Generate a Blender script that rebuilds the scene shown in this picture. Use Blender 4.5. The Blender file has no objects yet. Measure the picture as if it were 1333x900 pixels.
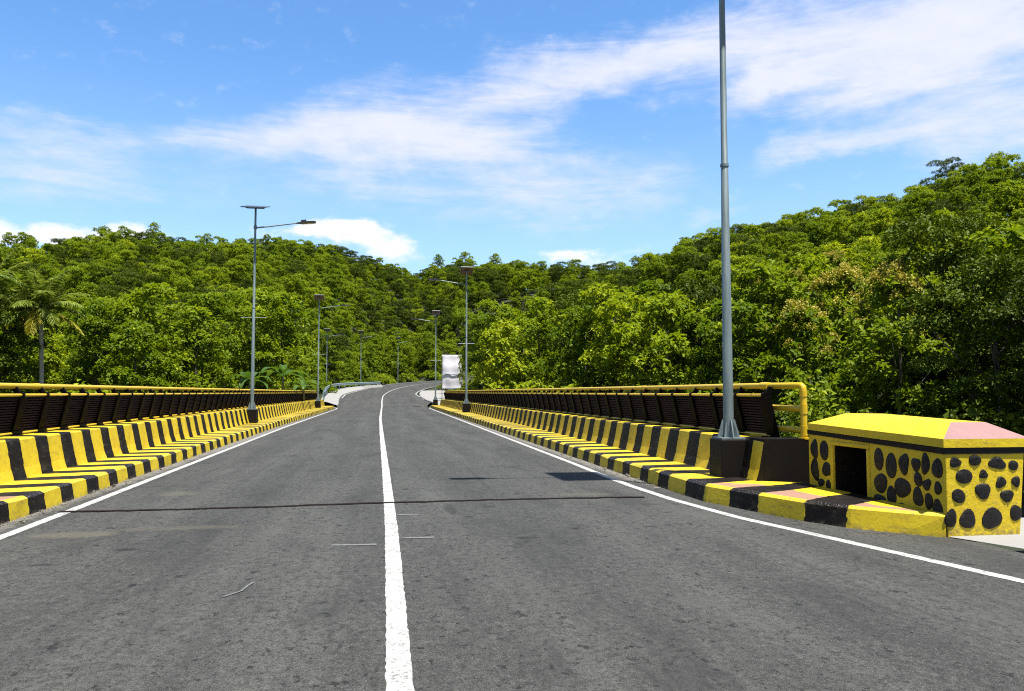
import bpy, math, random
import numpy as np
from mathutils import Vector, Matrix
R = math.radians
rng = np.random.default_rng(7)
random.seed(7)
scn = bpy.context.scene
COL = scn.collection

# ------------------------------------------------------------------ camera
F, CX, CY, HC = 1046., 666.5, 450., 1.5          # photograph 1333 x 900
PITCH = math.atan(61 / F)
YAW = math.atan(166.5 / F * math.cos(PITCH))
_cp, _sp = math.cos(PITCH), math.sin(PITCH)
FW = np.array([math.sin(YAW) * _cp, math.cos(YAW) * _cp, _sp])
RT = np.array([math.cos(YAW), -math.sin(YAW), 0.])
UPV = np.cross(RT, FW)
def ray(px, py):
    d = FW + RT * (px - CX) / F + UPV * (CY - py) / F
    return d / np.linalg.norm(d)
def azel(px, py):
    d = ray(px, py)
    return math.atan2(d[0], d[1]), math.asin(d[2])
def on_z(px, py, z):
    d = ray(px, py); t = (z - HC) / d[2]; return d[0] * t, d[1] * t, z
def on_x(px, py, x):
    d = ray(px, py); t = x / d[0]; return x, d[1] * t, d[2] * t + HC
def on_y(px, py, y):
    d = ray(px, py); t = y / d[1]; return d[0] * t, y, d[2] * t + HC
cam = bpy.data.cameras.new('camera')
cam.sensor_fit = 'HORIZONTAL'; cam.sensor_width = 36.
cam.lens = F / 1333 * 36.
cam.clip_start = .05; cam.clip_end = 6000
co = bpy.data.objects.new('camera', cam); COL.objects.link(co)
co.location = (0, 0, HC)
co.rotation_euler = (math.pi / 2 + PITCH, 0, -YAW)
scn.camera = co

# ------------------------------------------------------------------ helpers
class MB:
    """collects polygons into one mesh"""
    def __init__(s): s.v, s.f, s.m, s.uv = [], [], [], {}
    def add(s, verts, faces, mi=0, uvs=None):
        o = len(s.v); s.v += [tuple(map(float, p)) for p in verts]
        for k, f in enumerate(faces):
            s.f.append([i + o for i in f]); s.m.append(mi)
            if uvs is not None: s.uv[len(s.f) - 1] = [uvs[i] for i in f]
        return s
    def box(s, lo, hi, mi=0):
        x0, y0, z0 = lo; x1, y1, z1 = hi
        return s.add([(x0,y0,z0),(x1,y0,z0),(x1,y1,z0),(x0,y1,z0),(x0,y0,z1),(x1,y0,z1),(x1,y1,z1),(x0,y1,z1)],
                     [(3,2,1,0),(4,5,6,7),(0,1,5,4),(1,2,6,5),(2,3,7,6),(3,0,4,7)], mi)
    def hexa(s, p, mi=0):       # 8 points, bottom ring then top ring, counter-clockwise
        return s.add(p, [(3,2,1,0),(4,5,6,7),(0,1,5,4),(1,2,6,5),(2,3,7,6),(3,0,4,7)], mi)
    def bar(s, a, b, w, h, mi=0):
        a, b = Vector(a), Vector(b); d = (b - a).normalized()
        u = Vector((0, 0, 1)) if abs(d.z) < .9 else Vector((0, 1, 0))
        r = d.cross(u).normalized() * w / 2; u = r.cross(d).normalized() * h / 2
        return s.hexa([a-r-u, a+r-u, b+r-u, b-r-u, a-r+u, a+r+u, b+r+u, b-r+u], mi)
    def tube(s, pts, rad, n=10, mi=0, caps=True):
        pts = [Vector(p) for p in pts]
        if not hasattr(rad, '__len__'): rad = [rad] * len(pts)
        rings = []; prev = None
        for i, p in enumerate(pts):
            d = (pts[min(i+1, len(pts)-1)] - pts[max(i-1, 0)]).normalized()
            if prev is None:
                r = d.cross(Vector((0, 0, 1)) if abs(d.z) < .9 else Vector((0, 1, 0))).normalized()
            else:
                r = (prev - d * prev.dot(d)).normalized()
            prev = r; u = d.cross(r)
            rings.append([p + (r * math.cos(2*math.pi*k/n) + u * math.sin(2*math.pi*k/n)) * rad[i] for k in range(n)])
        vs = [q for g in rings for q in g]; fs = []
        for i in range(len(pts)-1):
            for k in range(n):
                a = i*n+k; b = i*n+(k+1) % n
                fs.append((a, b, b+n, a+n))
        if caps:
            fs.append(tuple(range(n))[::-1]); fs.append(tuple((len(pts)-1)*n+k for k in range(n)))
        return s.add(vs, fs, mi)
    def build(s, name, mats, parent=None, smooth=False, bevel=0):
        me = bpy.data.meshes.new(name)
        me.from_pydata(s.v, [], s.f)
        if not isinstance(mats, (list, tuple)): mats = [mats]
        for m in mats: me.materials.append(m)
        me.polygons.foreach_set('material_index', s.m)
        if s.uv:
            l = me.uv_layers.new(name='UVMap')
            for fi, q in s.uv.items():
                for k, li in enumerate(me.polygons[fi].loop_indices): l.data[li].uv = q[k]
        if smooth:
            me.polygons.foreach_set('use_smooth', [True] * len(s.f))
        me.update()
        o = bpy.data.objects.new(name, me); COL.objects.link(o)
        if parent: o.parent = parent
        if smooth:
            e = o.modifiers.new('edge', 'EDGE_SPLIT'); e.split_angle = R(40)
        if bevel:
            b = o.modifiers.new('bevel', 'BEVEL'); b.width = bevel; b.segments = 2; b.limit_method = 'ANGLE'; b.angle_limit = R(35)
        return o
def empty(name, loc=(0, 0, 0), rz=0.):
    o = bpy.data.objects.new(name, None); COL.objects.link(o)
    o.location = loc; o.rotation_euler = (0, 0, rz); o.empty_display_size = .3
    return o
def tag(o, label=None, cat=None, group=None, kind=None):
    if label: o['label'] = label
    if cat: o['category'] = cat
    if group: o['group'] = group
    if kind: o['kind'] = kind
    return o
def struct(o): o['kind'] = 'structure'; return o
def copy_tree(o, parent=None):
    c = o.copy(); COL.objects.link(c)
    if parent: c.parent = parent
    for ch in list(o.children): copy_tree(ch, c)
    return c

# ------------------------------------------------------------------ materials
class NT:
    def __init__(s, name):
        s.mat = bpy.data.materials.new(name); s.mat.use_nodes = True
        s.t = s.mat.node_tree; s.n = s.t.nodes
        s.b = s.n['Principled BSDF']; s.out = s.n['Material Output']
    def node(s, k, **kw):
        n = s.n.new(k)
        for a, v in kw.items(): setattr(n, a, v)
        return n
    def link(s, a, b): s.t.links.new(a, b)
    def put(s, sock, v):
        if hasattr(v, 'is_linked') or hasattr(v, 'links'): s.link(v, sock)
        else: sock.default_value = v
    def math(s, op, a, b=0., c=None, clamp=False):
        n = s.node('ShaderNodeMath', operation=op, use_clamp=clamp)
        s.put(n.inputs[0], a); s.put(n.inputs[1], b)
        if c is not None: s.put(n.inputs[2], c)
        return n.outputs[0]
    def mix(s, fac, a, b, mode='MIX'):
        n = s.node('ShaderNodeMix', data_type='RGBA', blend_type=mode)
        s.put(n.inputs[0], fac)
        for k, v in ((6, a), (7, b)):
            if isinstance(v, (tuple, list)): v = (*v[:3], 1)
            s.put(n.inputs[k], v)
        return n.outputs[2]
    def coord(s, kind='Object', scale=(1, 1, 1), loc=(0, 0, 0), rot=(0, 0, 0)):
        if kind == 'World':
            src = s.node('ShaderNodeNewGeometry').outputs['Position']
        else:
            src = s.node('ShaderNodeTexCoord').outputs[kind]
        m = s.node('ShaderNodeMapping'); s.link(src, m.inputs[0])
        m.inputs['Scale'].default_value = scale; m.inputs['Location'].default_value = loc; m.inputs['Rotation'].default_value = rot
        return m.outputs[0]
    def noise(s, vec, scale=1., detail=4., rough=.55, dist=0.):
        n = s.node('ShaderNodeTexNoise'); s.link(vec, n.inputs['Vector'])
        n.inputs['Scale'].default_value = scale; n.inputs['Detail'].default_value = detail
        n.inputs['Roughness'].default_value = rough; n.inputs['Distortion'].default_value = dist
        return n.outputs['Fac']
    def ramp(s, v, lo, hi, a=0., b=1., smooth=True):
        n = s.node('ShaderNodeMapRange', interpolation_type='SMOOTHSTEP' if smooth else 'LINEAR')
        s.put(n.inputs[0], v); n.inputs[1].default_value = lo; n.inputs[2].default_value = hi
        n.inputs[3].default_value = a; n.inputs[4].default_value = b
        return n.outputs[0]
    def bump(s, h, strength=.3, dist=.01):
        n = s.node('ShaderNodeBump'); n.inputs['Strength'].default_value = strength; n.inputs['Distance'].default_value = dist
        s.link(h, n.inputs['Height']); s.link(n.outputs[0], s.b.inputs['Normal'])
    def fin(s, col, rough=.6, metal=0., spec=None):
        if isinstance(col, (tuple, list)): s.b.inputs['Base Color'].default_value = (*col, 1)
        else: s.link(col, s.b.inputs['Base Color'])
        s.put(s.b.inputs['Roughness'], rough); s.put(s.b.inputs['Metallic'], metal)
        if spec is not None: s.put(s.b.inputs['Specular IOR Level'], spec)
        return s.mat

YEL = (.60, .45, .013); BLK = (.0075, .0055, .0048); PINK = (.32, .185, .125)
def painted(name, col, var=.25, rough=.55, dirt=(.25, .2, .1), dirt_amt=.25, bump=.25, kind='World', spec=.4):
    t = NT(name); w = t.coord(kind)
    a = t.noise(w, 3.5, 6, .6); b = t.noise(w, 28., 4, .6); g = t.noise(w, 120., 2, .5)
    c = t.mix(t.math('MULTIPLY', t.ramp(a, .35, .75), var), col, tuple(x * .72 for x in col))
    c = t.mix(t.math('MULTIPLY', t.ramp(b, .58, .75), dirt_amt), c, dirt)
    t.bump(t.math('ADD', b, t.math('MULTIPLY', g, .35)), bump, .012)
    return t.fin(c, rough, 0, spec)
def stripes(name, phase, frac=.53, wear=True):
    t = NT(name); w = t.coord('World')
    uv = t.node('ShaderNodeUVMap'); uv.uv_map = 'UVMap'
    sep = t.node('ShaderNodeSeparateXYZ'); t.link(uv.outputs[0], sep.inputs[0])
    u, v = sep.outputs[0], sep.outputs[1]
    a = t.noise(w, 3., 5, .6); b = t.noise(w, 26., 4, .6); e = t.noise(w, 11., 3, .6); g = t.noise(w, 110., 2, .5)
    j = t.noise(t.coord('World', (1.1, 1.1, .1)), 1.0, 1, .5)
    uu = t.math('ADD', u, t.math('ADD', t.math('MULTIPLY_ADD', e, .07, -.035), t.math('MULTIPLY_ADD', j, .16, -.08)))
    fr = t.math('FRACT', t.math('ADD', uu, 100. - phase))
    mask = t.math('MULTIPLY', t.ramp(fr, 0., .012), t.ramp(fr, frac, frac + .012, 1., 0.))
    yel = t.mix(t.math('MULTIPLY', t.ramp(a, .35, .75), .4), YEL, (.36, .22, .007))
    yel = t.mix(t.math('MULTIPLY', t.ramp(b, .6, .75), .3), yel, (.28, .21, .07))
    if wear:   # bare pinkish mortar where the paint has rubbed off beside the kerb edge
        n = t.noise(w, 2.2, 5, .65)
        y = t.node('ShaderNodeSeparateXYZ'); t.link(t.node('ShaderNodeNewGeometry').outputs['Position'], y.inputs[0])
        near = t.ramp(y.outputs[1], 10.2, 12.0, 1., 0.)
        band = t.math('MULTIPLY', t.ramp(v, 1.0, 1.06), t.ramp(v, 1.35, 1.75, 1., 0.))
        k = t.ramp(t.math('ADD', t.math('MULTIPLY', band, near), t.math('MULTIPLY_ADD', n, .9, -.5)), .62, .8)
        yel = t.mix(k, yel, PINK)
    blk = t.mix(t.ramp(a, .4, .7), BLK, (.015, .0115, .0095))
    blk = t.mix(t.math('MULTIPLY', t.ramp(b, .62, .74), .35), blk, (.045, .037, .028))
    c = t.mix(mask, blk, yel)
    ch = t.noise(w, 55., 5, .7); edge = t.math('MULTIPLY', t.ramp(v, .80, .93), t.ramp(v, 1.0, 1.12, 1., 0.))
    c = t.mix(t.math('MULTIPLY', t.ramp(t.math('ADD', ch, t.math('MULTIPLY', edge, .10)), .66, .70), .85), c, (.17, .16, .145))
    sm_ = t.noise(t.coord('World', (1, 1, 3.)), 4.5, 6, .7)
    c = t.mix(t.math('MULTIPLY', t.ramp(sm_, .52, .72), .42), c, (.10, .085, .05))
    # splash dirt low on the kerb face
    low = t.math('MULTIPLY', t.ramp(v, .0, .32, 1., 0.), t.ramp(e, .42, .62))
    c = t.mix(t.math('MULTIPLY', low, .75), c, (.13, .115, .085))
    t.bump(t.math('ADD', b, t.math('MULTIPLY', g, .15)), .28, .012)
    return t.fin(c, .55, 0, t.math('MULTIPLY_ADD', mask, .2, .15))
M = {}
M['yellow'] = painted('yellow_paint', YEL, dirt=(.28, .20, .04), dirt_amt=.4)
M['pipe'] = painted('yellow_pipe_paint', (.56, .38, .009), rough=.4, bump=.08, dirt=(.25, .16, .04), dirt_amt=.15)
t = NT('yellow_plaster'); w = t.coord('World'); a = t.noise(w, 2.6, 6, .65); b = t.noise(w, 19., 5, .6); g = t.noise(w, 75., 3, .6)
sp_ = t.node('ShaderNodeSeparateXYZ'); t.link(t.node('ShaderNodeNewGeometry').outputs['Position'], sp_.inputs[0])
c = t.mix(t.math('MULTIPLY', t.ramp(a, .35, .72), .45), YEL, (.42, .265, .007))
c = t.mix(t.math('MULTIPLY', t.ramp(b, .56, .72), .4), c, (.33, .24, .05))
c = t.mix(t.math('MULTIPLY', t.ramp(t.math('ADD', g, t.math('MULTIPLY', b, .25)), .76, .80), .8), c, (.20, .18, .15))
c = t.mix(t.math('MULTIPLY', t.math('MULTIPLY', t.ramp(sp_.outputs[2], .0, .16, 1., 0.), t.ramp(b, .38, .58)), .7), c, (.14, .115, .06))
t.bump(t.math('ADD', t.math('MULTIPLY', a, 1.2), t.math('ADD', b, t.math('MULTIPLY', g, .2))), .42, .018); M['plaster'] = t.fin(c, .6, 0, .3)
M['black'] = painted('black_paint', (.0062, .0046, .004), var=.4, dirt=(.022, .012, .009), dirt_amt=.5, spec=.18)
M['pink'] = painted('bare_mortar', (.29, .16, .15), dirt=(.20, .115, .09), dirt_amt=.5, var=.45, bump=.5)
M['stone'] = painted('black_painted_stone', (.007, .0055, .005), var=.5, rough=.5, dirt=(.035, .028, .022), dirt_amt=.4, bump=1., spec=.3)
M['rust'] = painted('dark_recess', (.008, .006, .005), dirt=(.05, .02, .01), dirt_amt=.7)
M['slat'] = painted('dark_brown_slat', (.044, .020, .011), var=.6, rough=.6, dirt=(.05, .022, .011), dirt_amt=.5, bump=.1, spec=.05)
M['dark'] = painted('dark_railing_paint', (.004, .0032, .003), rough=.5, dirt=(.010, .006, .004), dirt_amt=.3, bump=.1, spec=.03)
M['concrete'] = painted('pale_concrete', (.26, .255, .245), dirt=(.14, .13, .115), dirt_amt=.6, rough=.85)
t = NT('white_line_paint'); w = t.coord('World'); a = t.noise(w, 5., 6, .7); b = t.noise(w, 42., 4, .7); e = t.noise(w, 130., 2, .6)
c = t.mix(t.ramp(a, .35, .7), (.40, .398, .385), (.33, .327, .315))
c = t.mix(t.math('MULTIPLY', t.ramp(t.math('ADD', b, t.math('MULTIPLY_ADD', a, .5, -.25)), .53, .64), .8), c, (.13, .128, .118))
c = t.mix(t.math('MULTIPLY', t.ramp(e, .60, .70), .5), c, (.12, .12, .11))
t.bump(b, .5, .01); M['white'] = t.fin(c, .65, 0, .3)
M['cell'] = painted('solar_cell', (.02, .018, .03), rough=.15, bump=0, dirt_amt=.05)
M['panelback'] = painted('panel_back', (.16, .085, .06), rough=.5, bump=0)
M['lamp'] = painted('lamp_housing', (.03, .03, .035), rough=.35, bump=0)
M['glass'] = painted('lamp_lens', (.5, .5, .45), rough=.1, bump=0)
M['seal'] = painted('crack_sealant', (.012, .0085, .007), rough=.9, dirt=(.03, .025, .02), spec=.05)
M['chalk'] = painted('chalk', (.15, .15, .145), dirt=(.06, .06, .055), dirt_amt=1.)
M['soil'] = painted('red_soil', (.16, .085, .045), rough=.95)
t = NT('galvanised_steel'); w = t.coord('Object', (1, 1, .12))
a = t.noise(w, 9., 5, .65); b = t.noise(t.coord('Object'), 60., 3, .6)
c = t.mix(t.ramp(a, .35, .7), (.135, .178, .185), (.225, .275, .285)); c = t.mix(t.math('MULTIPLY', t.ramp(b, .5, .7), .3), c, (.27, .315, .32))
M['galv'] = t.fin(c, .48, .35)
t = NT('guard_rail_steel'); a = t.noise(t.coord('World'), 3., 4)
M['guard'] = t.fin(t.mix(t.ramp(a, .35, .7), (.19, .26, .275), (.26, .33, .345)), .5, .2)
# banner cloth
t = NT('banner_cloth'); w = t.coord('Object'); a = t.noise(w, 1.3, 4); 
c = t.mix(t.ramp(a, .45, .75), (.74, .72, .78), (.64, .62, .70))
M['banner'] = t.fin(c, .8)

# asphalt
t = NT('asphalt'); w = t.coord('World')
sep = t.node('ShaderNodeSeparateXYZ'); t.link(t.node('ShaderNodeNewGeometry').outputs['Position'], sep.inputs[0])
X, Y = sep.outputs[0], sep.outputs[1]
big = t.noise(w, .35, 5, .6); lanes = t.noise(t.coord('World', (1.4, .07, 1)), 1., 3, .5)
mid = t.noise(w, 4.5, 6, .7); grit = t.noise(w, 55., 3, .7); grit2 = t.noise(w, 160., 2, .6)
vo = t.node('ShaderNodeTexVoronoi'); t.link(w, vo.inputs['Vector']); vo.inputs['Scale'].default_value = 95.
c = t.mix(t.ramp(big, .3, .7), (.034, .0348, .0325), (.049, .050, .0455))
c = t.mix(t.math('MULTIPLY', t.ramp(lanes, .38, .66), .7), c, (.072, .0735, .067))
c = t.mix(t.math('MULTIPLY', t.ramp(mid, .45, .72), .5), c, (.036, .0355, .032))
fle = t.noise(t.coord('World', (1, .75, 1)), 17., 5, .72)
c = t.mix(t.math('MULTIPLY', t.ramp(fle, .50, .63), .72), c, (.017, .017, .016))
c = t.mix(t.math('MULTIPLY', t.ramp(fle, .47, .34), .45), c, (.098, .097, .087))
c = t.mix(t.math('MULTIPLY', t.ramp(grit, .48, .63), .68), c, (.011, .011, .0105))
c = t.mix(t.math('MULTIPLY', t.ramp(grit2, .56, .67), .5), c, (.24, .24, .215))
c = t.mix(t.math('MULTIPLY', t.ramp(vo.outputs['Distance'], .0, .32, 1., 0.), .25), c, (.15, .15, .14))
# dark pits, oil marks, tyre-polished streaks and hairline cracks
pit = t.noise(t.coord('World', (2.2, 1.5, 1), (3.3, 1.7, 0)), 2.6, 7, .72)
c = t.mix(t.math('MULTIPLY', t.ramp(pit, .60, .64), .85), c, (.008, .0078, .0075))
pit2 = t.noise(t.coord('World', (1.4, 1.0, 1), (13.3, 4.7, 0)), 11., 4, .65)
c = t.mix(t.math('MULTIPLY', t.ramp(pit2, .625, .66), .85), c, (.007, .0068, .0065))
smg = t.noise(t.coord('World', (1.1, .35, 1), (7., 2., 0)), 1.1, 6, .68)
c = t.mix(t.math('MULTIPLY', t.ramp(smg, .50, .66), .45), c, (.020, .020, .019))
c = t.mix(t.math('MULTIPLY', t.ramp(smg, .44, .30), .35), c, (.085, .086, .079))
trk = t.noise(t.coord('World', (7., .10, 1), (1.3, 0, 0)), 1., 4, .6)
c = t.mix(t.math('MULTIPLY', t.ramp(trk, .54, .72), .5), c, (.030, .0295, .027))
cvx = t.node('ShaderNodeTexVoronoi', feature='DISTANCE_TO_EDGE'); wd = t.node('ShaderNodeVectorMath', operation='ADD')
nv = t.node('ShaderNodeTexNoise'); t.link(w, nv.inputs['Vector']); nv.inputs['Scale'].default_value = 2.2; nv.inputs['Detail'].default_value = 6
t.link(w, wd.inputs[0]); t.link(nv.outputs['Color'], wd.inputs[1]); t.link(wd.outputs[0], cvx.inputs['Vector']); cvx.inputs['Scale'].default_value = .42
ck = t.math('MULTIPLY', t.ramp(cvx.outputs['Distance'], .003, .009, 1., 0.), t.ramp(big, .50, .60))
c = t.mix(t.math('MULTIPLY', ck, .7), c, (.015, .0145, .014))
# pale dust along the kerbs
ax = t.math('ABSOLUTE', X)
dn = t.noise(w, 3., 6, .7)
d1 = t.math('MULTIPLY', t.ramp(t.math('ADD', ax, t.math('MULTIPLY_ADD', dn, .55, -.27)), 4.02, 4.30), t.math('MULTIPLY', t.ramp(Y, 20., 70., .8, .0), t.ramp(t.math('SUBTRACT', Y, t.math('MULTIPLY', t.ramp(X, 0., 1.), 5.)), 7., 9.)))
c = t.mix(t.math('MULTIPLY', d1, .75), c, (.24, .225, .195))
def spot(cx, cy, rx, ry, colr, amt, soft=1.):
    global c
    e = t.math('ADD', t.math('POWER', t.math('MULTIPLY', t.math('SUBTRACT', X, cx), 1/rx), 2.), t.math('POWER', t.math('MULTIPLY', t.math('SUBTRACT', Y, cy), 1/ry), 2.))
    e = t.math('ADD', e, t.math('MULTIPLY_ADD', dn, 1.6, -.8))
    c = t.mix(t.math('MULTIPLY', t.ramp(e, .2, 1.1, 1., 0.), amt), c, colr)
spot(-3.2, 9.15, .5, .22, (.13, .115, .08), .4)
spot(-2.2, 9.4, .9, .16, (.11, .10, .075), .3)
spot(-3.0, 12.6, .35, .35, (.12, .112, .08), .3)
spot(.85, 10.35, .10, .55, (.018, .017, .016), .7)
spot(1.35, 10.5, .14, .14, (.018, .017, .016), .6)
spot(1.45, 8.2, .16, .06, (.016, .015, .014), .8)
spot(2.9, 11.6, .5, .2, (.10, .095, .07), .4)
spot(-2.4, 8.2, .12, .07, (.014, .012, .011), .8)
spot(-2.9, 7.6, .13, .05, (.014, .012, .011), .8)
h = t.math('ADD', t.math('MULTIPLY', grit, .6), t.math('MULTIPLY', grit2, .5))
h = t.math('ADD', h, t.math('MULTIPLY', mid, .25))
t.bump(h, .8, .014)
M['asphalt'] = t.fin(c, .82, 0, .3)
# forest floor
t = NT('ground_cover'); w = t.coord('World'); a = t.noise(w, .25, 5); b = t.noise(w, 2.5, 6, .7)
c = t.mix(t.ramp(a, .35, .7), (.018, .032, .008), (.035, .045, .015)); c = t.mix(t.ramp(b, .5, .75), c, (.06, .045, .025))
t.bump(b, .8, .3); M['ground'] = t.fin(c, .95)
# bark
t = NT('bark'); w = t.coord('Object', (1, 1, .2)); a = t.noise(w, 6., 6, .7)
c = t.mix(t.ramp(a, .3, .7), (.035, .028, .02), (.115, .10, .078)); t.bump(a, .7, .04); M['bark'] = t.fin(c, .9)
t = NT('palm_bark'); a = t.noise(t.coord('Object', (1, 1, 4)), 3., 4)
M['palmbark'] = t.fin(t.mix(a, (.24, .21, .17), (.42, .38, .31)), .9)

def leafmat(name, dark, light, hi, trans=.42, rough=.5, spec=.12, obj=.42):
    t = NT(name)
    at = t.node('ShaderNodeAttribute', attribute_name='tint')
    oi = t.node('ShaderNodeObjectInfo')
    k = t.math('ADD', t.math('MULTIPLY', at.outputs['Fac'], 1 - obj), t.math('MULTIPLY', oi.outputs['Random'], obj))
    c = t.mix(t.ramp(k, .1, .9, smooth=False), dark, light)
    c = t.mix(t.ramp(at.outputs['Fac'], .8, 1., 0, .8), c, hi)
    t.link(c, t.b.inputs['Base Color']); t.b.inputs['Roughness'].default_value = rough
    t.b.inputs['Specular IOR Level'].default_value = spec
    tr = t.node('ShaderNodeBsdfTranslucent')
    t.link(t.mix(1., c, (1.25, 1.2, .45), 'MULTIPLY'), tr.inputs[0])
    ms = t.node('ShaderNodeMixShader'); ms.inputs[0].default_value = trans
    t.link(t.b.outputs[0], ms.inputs[1]); t.link(tr.outputs[0], ms.inputs[2]); t.link(ms.outputs[0], t.out.inputs[0])
    return t.mat
M['leaf_bright'] = leafmat('bright_leaf', (.115, .180, .009), (.35, .415, .022), (.60, .60, .05))
M['leaf_mid'] = leafmat('mid_leaf', (.070, .125, .007), (.23, .305, .016), (.43, .47, .035))
M['leaf_dark'] = leafmat('dark_leaf', (.030, .052, .004), (.095, .138, .008), (.20, .235, .015), trans=.15)
M['leaf_lime'] = leafmat('lime_leaf', (.20, .27, .014), (.36, .42, .028), (.50, .52, .05))
M['flower'] = leafmat('teak_flower', (.33, .295, .06), (.52, .46, .10), (.64, .56, .16), trans=.2, spec=.1)
M['leaf_palm'] = leafmat('palm_leaf', (.095, .150, .022), (.22, .28, .05), (.38, .41, .11), trans=.25, rough=.35)
M['leaf_dry'] = leafmat('dry_frond', (.24, .24, .03), (.36, .33, .045), (.44, .38, .06), trans=.25)
M['leaf_banana'] = leafmat('banana_leaf', (.06, .125, .02), (.105, .18, .035), (.18, .24, .06), trans=.4, rough=.35)
M['twig'] = leafmat('dry_twig', (.16, .12, .07), (.30, .23, .13), (.36, .28, .16), trans=.05, spec=.1)

# ------------------------------------------------------------------ bridge lines
Y0, Y1 = 12.0, 79.0
def kb(s, y):       # kerb foot
    return 4.34 + .002 * (y - 12) if s > 0 else 4.27 + .012 * max(0, min(y - 11, 25))
def ln(s, y):       # edge line centre
    return 3.93 + .005 * max(0, y - 12) if s > 0 else 3.91 + .012 * max(0, min(y - 11, 25))
def pb(s, y):       # parapet foot
    return kb(s, y) + .87
ZP = .24            # pavement height

# road surface: bridge deck + approach + rising bend behind
PATH = [(-.15, 79, 0), (-.22, 86, .3), (-.2, 95, .68), (0, 106, 1.15), (1.2, 120, 1.8), (3.6, 134, 2.45), (7.4, 147, 3.05), (13, 158, 3.6),
        (21.5, 167, 4.15), (33, 173, 4.7), (48, 176, 5.4), (75, 176, 6.5)]
def cr(pts, n=8):
    out = []; P = [np.array(p, float) for p in pts]
    for i in range(len(P) - 1):
        a, b, c_, d = P[max(i-1, 0)], P[i], P[i+1], P[min(i+2, len(P)-1)]
        for k in range(n):
            u = k / n
            out.append(.5 * (2*b + (c_-a)*u + (2*a-5*b+4*c_-d)*u*u + (3*b-a-3*c_+d)*u**3))
    out.append(P[-1]); return np.array(out)
PC = cr(PATH)
TN = np.gradient(PC[:, :2], axis=0); TN /= np.linalg.norm(TN, axis=1)[:, None]
NL = np.stack([-TN[:, 1], TN[:, 0]], 1)          # left normal
SUP = np.clip((PC[:, 1] - 100) / 40, 0, 1) * .05  # superelevation
def pathpt(i, off, dz=0.):                        # off > 0 to the left
    return (PC[i, 0] + NL[i, 0]*off, PC[i, 1] + NL[i, 1]*off, PC[i, 2] + SUP[i]*off + dz)
def ribbon(mb, rows, mi=0):
    vs = [p for r in rows for p in r]; n = len(rows[0]); fs = []
    for i in range(len(rows)-1):
        for k in range(n-1):
            a = i*n+k; fs.append((a, a+1, a+1+n, a+n))
    mb.add(vs, fs, mi)
mb = MB(); rows = []
for y in list(np.arange(-60, 8.1, 4)) + list(np.arange(9, 79.1, 2)):
    if y < 9: hw = (8.5 if y < 4 else 5.9); L, Rr = -7.5, hw
    else: L, Rr = -kb(-1, y) - .05, kb(1, y) + (.05 if y > 12 else .05 + (12 - y) * .3)
    rows.append([(L, y, 0), (-2, y, .012), (0, y, .016), (2, y, .012), (Rr, y, 0)])
for i in range(1, len(PC)):
    wl = 4.3 + 2.0 * np.exp(-((PC[i, 1] - 100) / 14) ** 2); wr = 4.3 + 1.2 * np.exp(-((PC[i, 1] - 92) / 8) ** 2)
    rows.append([pathpt(i, wl), pathpt(i, 2, .012), pathpt(i, 0, .016), pathpt(i, -2, .012), pathpt(i, -wr)])
ribbon(mb, rows); struct(mb.build('road', M['asphalt']))

def paint_strip(name, pts, width, mat, dz=.02, rough=.0028, step=.06, endy=40):
    """painted line along points, edges slightly ragged near the camera"""
    P = np.array(pts, float); seg = np.r_[0, np.cumsum(np.linalg.norm(np.diff(P[:, :2], axis=0), axis=1))]
    s = 0.; S = []
    while s < seg[-1]:
        S.append(s); yy = np.interp(s, seg, P[:, 1]); s += step if yy < 25 else 1.2
    S.append(seg[-1]); S = np.array(S)
    Q = np.stack([np.interp(S, seg, P[:, k]) for k in range(3)], 1)
    d = np.gradient(Q[:, :2], axis=0); d /= np.linalg.norm(d, axis=1)[:, None] + 1e-9
    # smooth the normals a little
    for k in range(2): d[:, k] = np.convolve(np.pad(d[:, k], 4, 'edge'), np.ones(9)/9, 'valid')
    d /= np.linalg.norm(d, axis=1)[:, None] + 1e-9
    nl = np.stack([-d[:, 1], d[:, 0]], 1); mbx = MB(); rows = []
    wob = np.convolve(rng.normal(0, 1, len(Q) + 24), np.ones(25) / 25, 'valid') * rough * 3
    for i in range(len(Q)):
        a = width/2 + rng.normal(0, rough); b = width/2 + rng.normal(0, rough)
        rows.append([(Q[i, 0] + nl[i, 0]*(a+wob[i]), Q[i, 1] + nl[i, 1]*(a+wob[i]), Q[i, 2] + dz), (Q[i, 0] - nl[i, 0]*(b-wob[i]), Q[i, 1] - nl[i, 1]*(b-wob[i]), Q[i, 2] + dz)])
    ribbon(mbx, rows); o = mbx.build(name, mat)
    # upward normals
    return struct(o)
cl = [(.10, -20, 0), (.09, 9, 0), (.05, 15, 0), (-.08, 30, 0), (-.2, 47, 0), (-.22, 79, 0)] + [pathpt(i, 0) for i in range(4, len(PC), 2)]
paint_strip('centre_line', cl, .138, M['white'])
el = [(-4.0, -20, 0), (-3.9, 2, 0), (-3.9, 9, 0)] + [(-ln(-1, y), y, 0) for y in np.arange(11, 75, 2)] + [(-4.3, 76.5, 0), (-5.1, 80.5, .1), (-5.2, 84, .2), (-5.0, 92, .52)]
el += [pathpt(i, 4.0 + 1.4 * np.exp(-((PC[i, 1] - 100) / 14) ** 2)) for i in range(25, len(PC), 2) if PC[i, 1] > 100]
paint_strip('edge_line', el, .13, M['white'], dz=.006)
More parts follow.
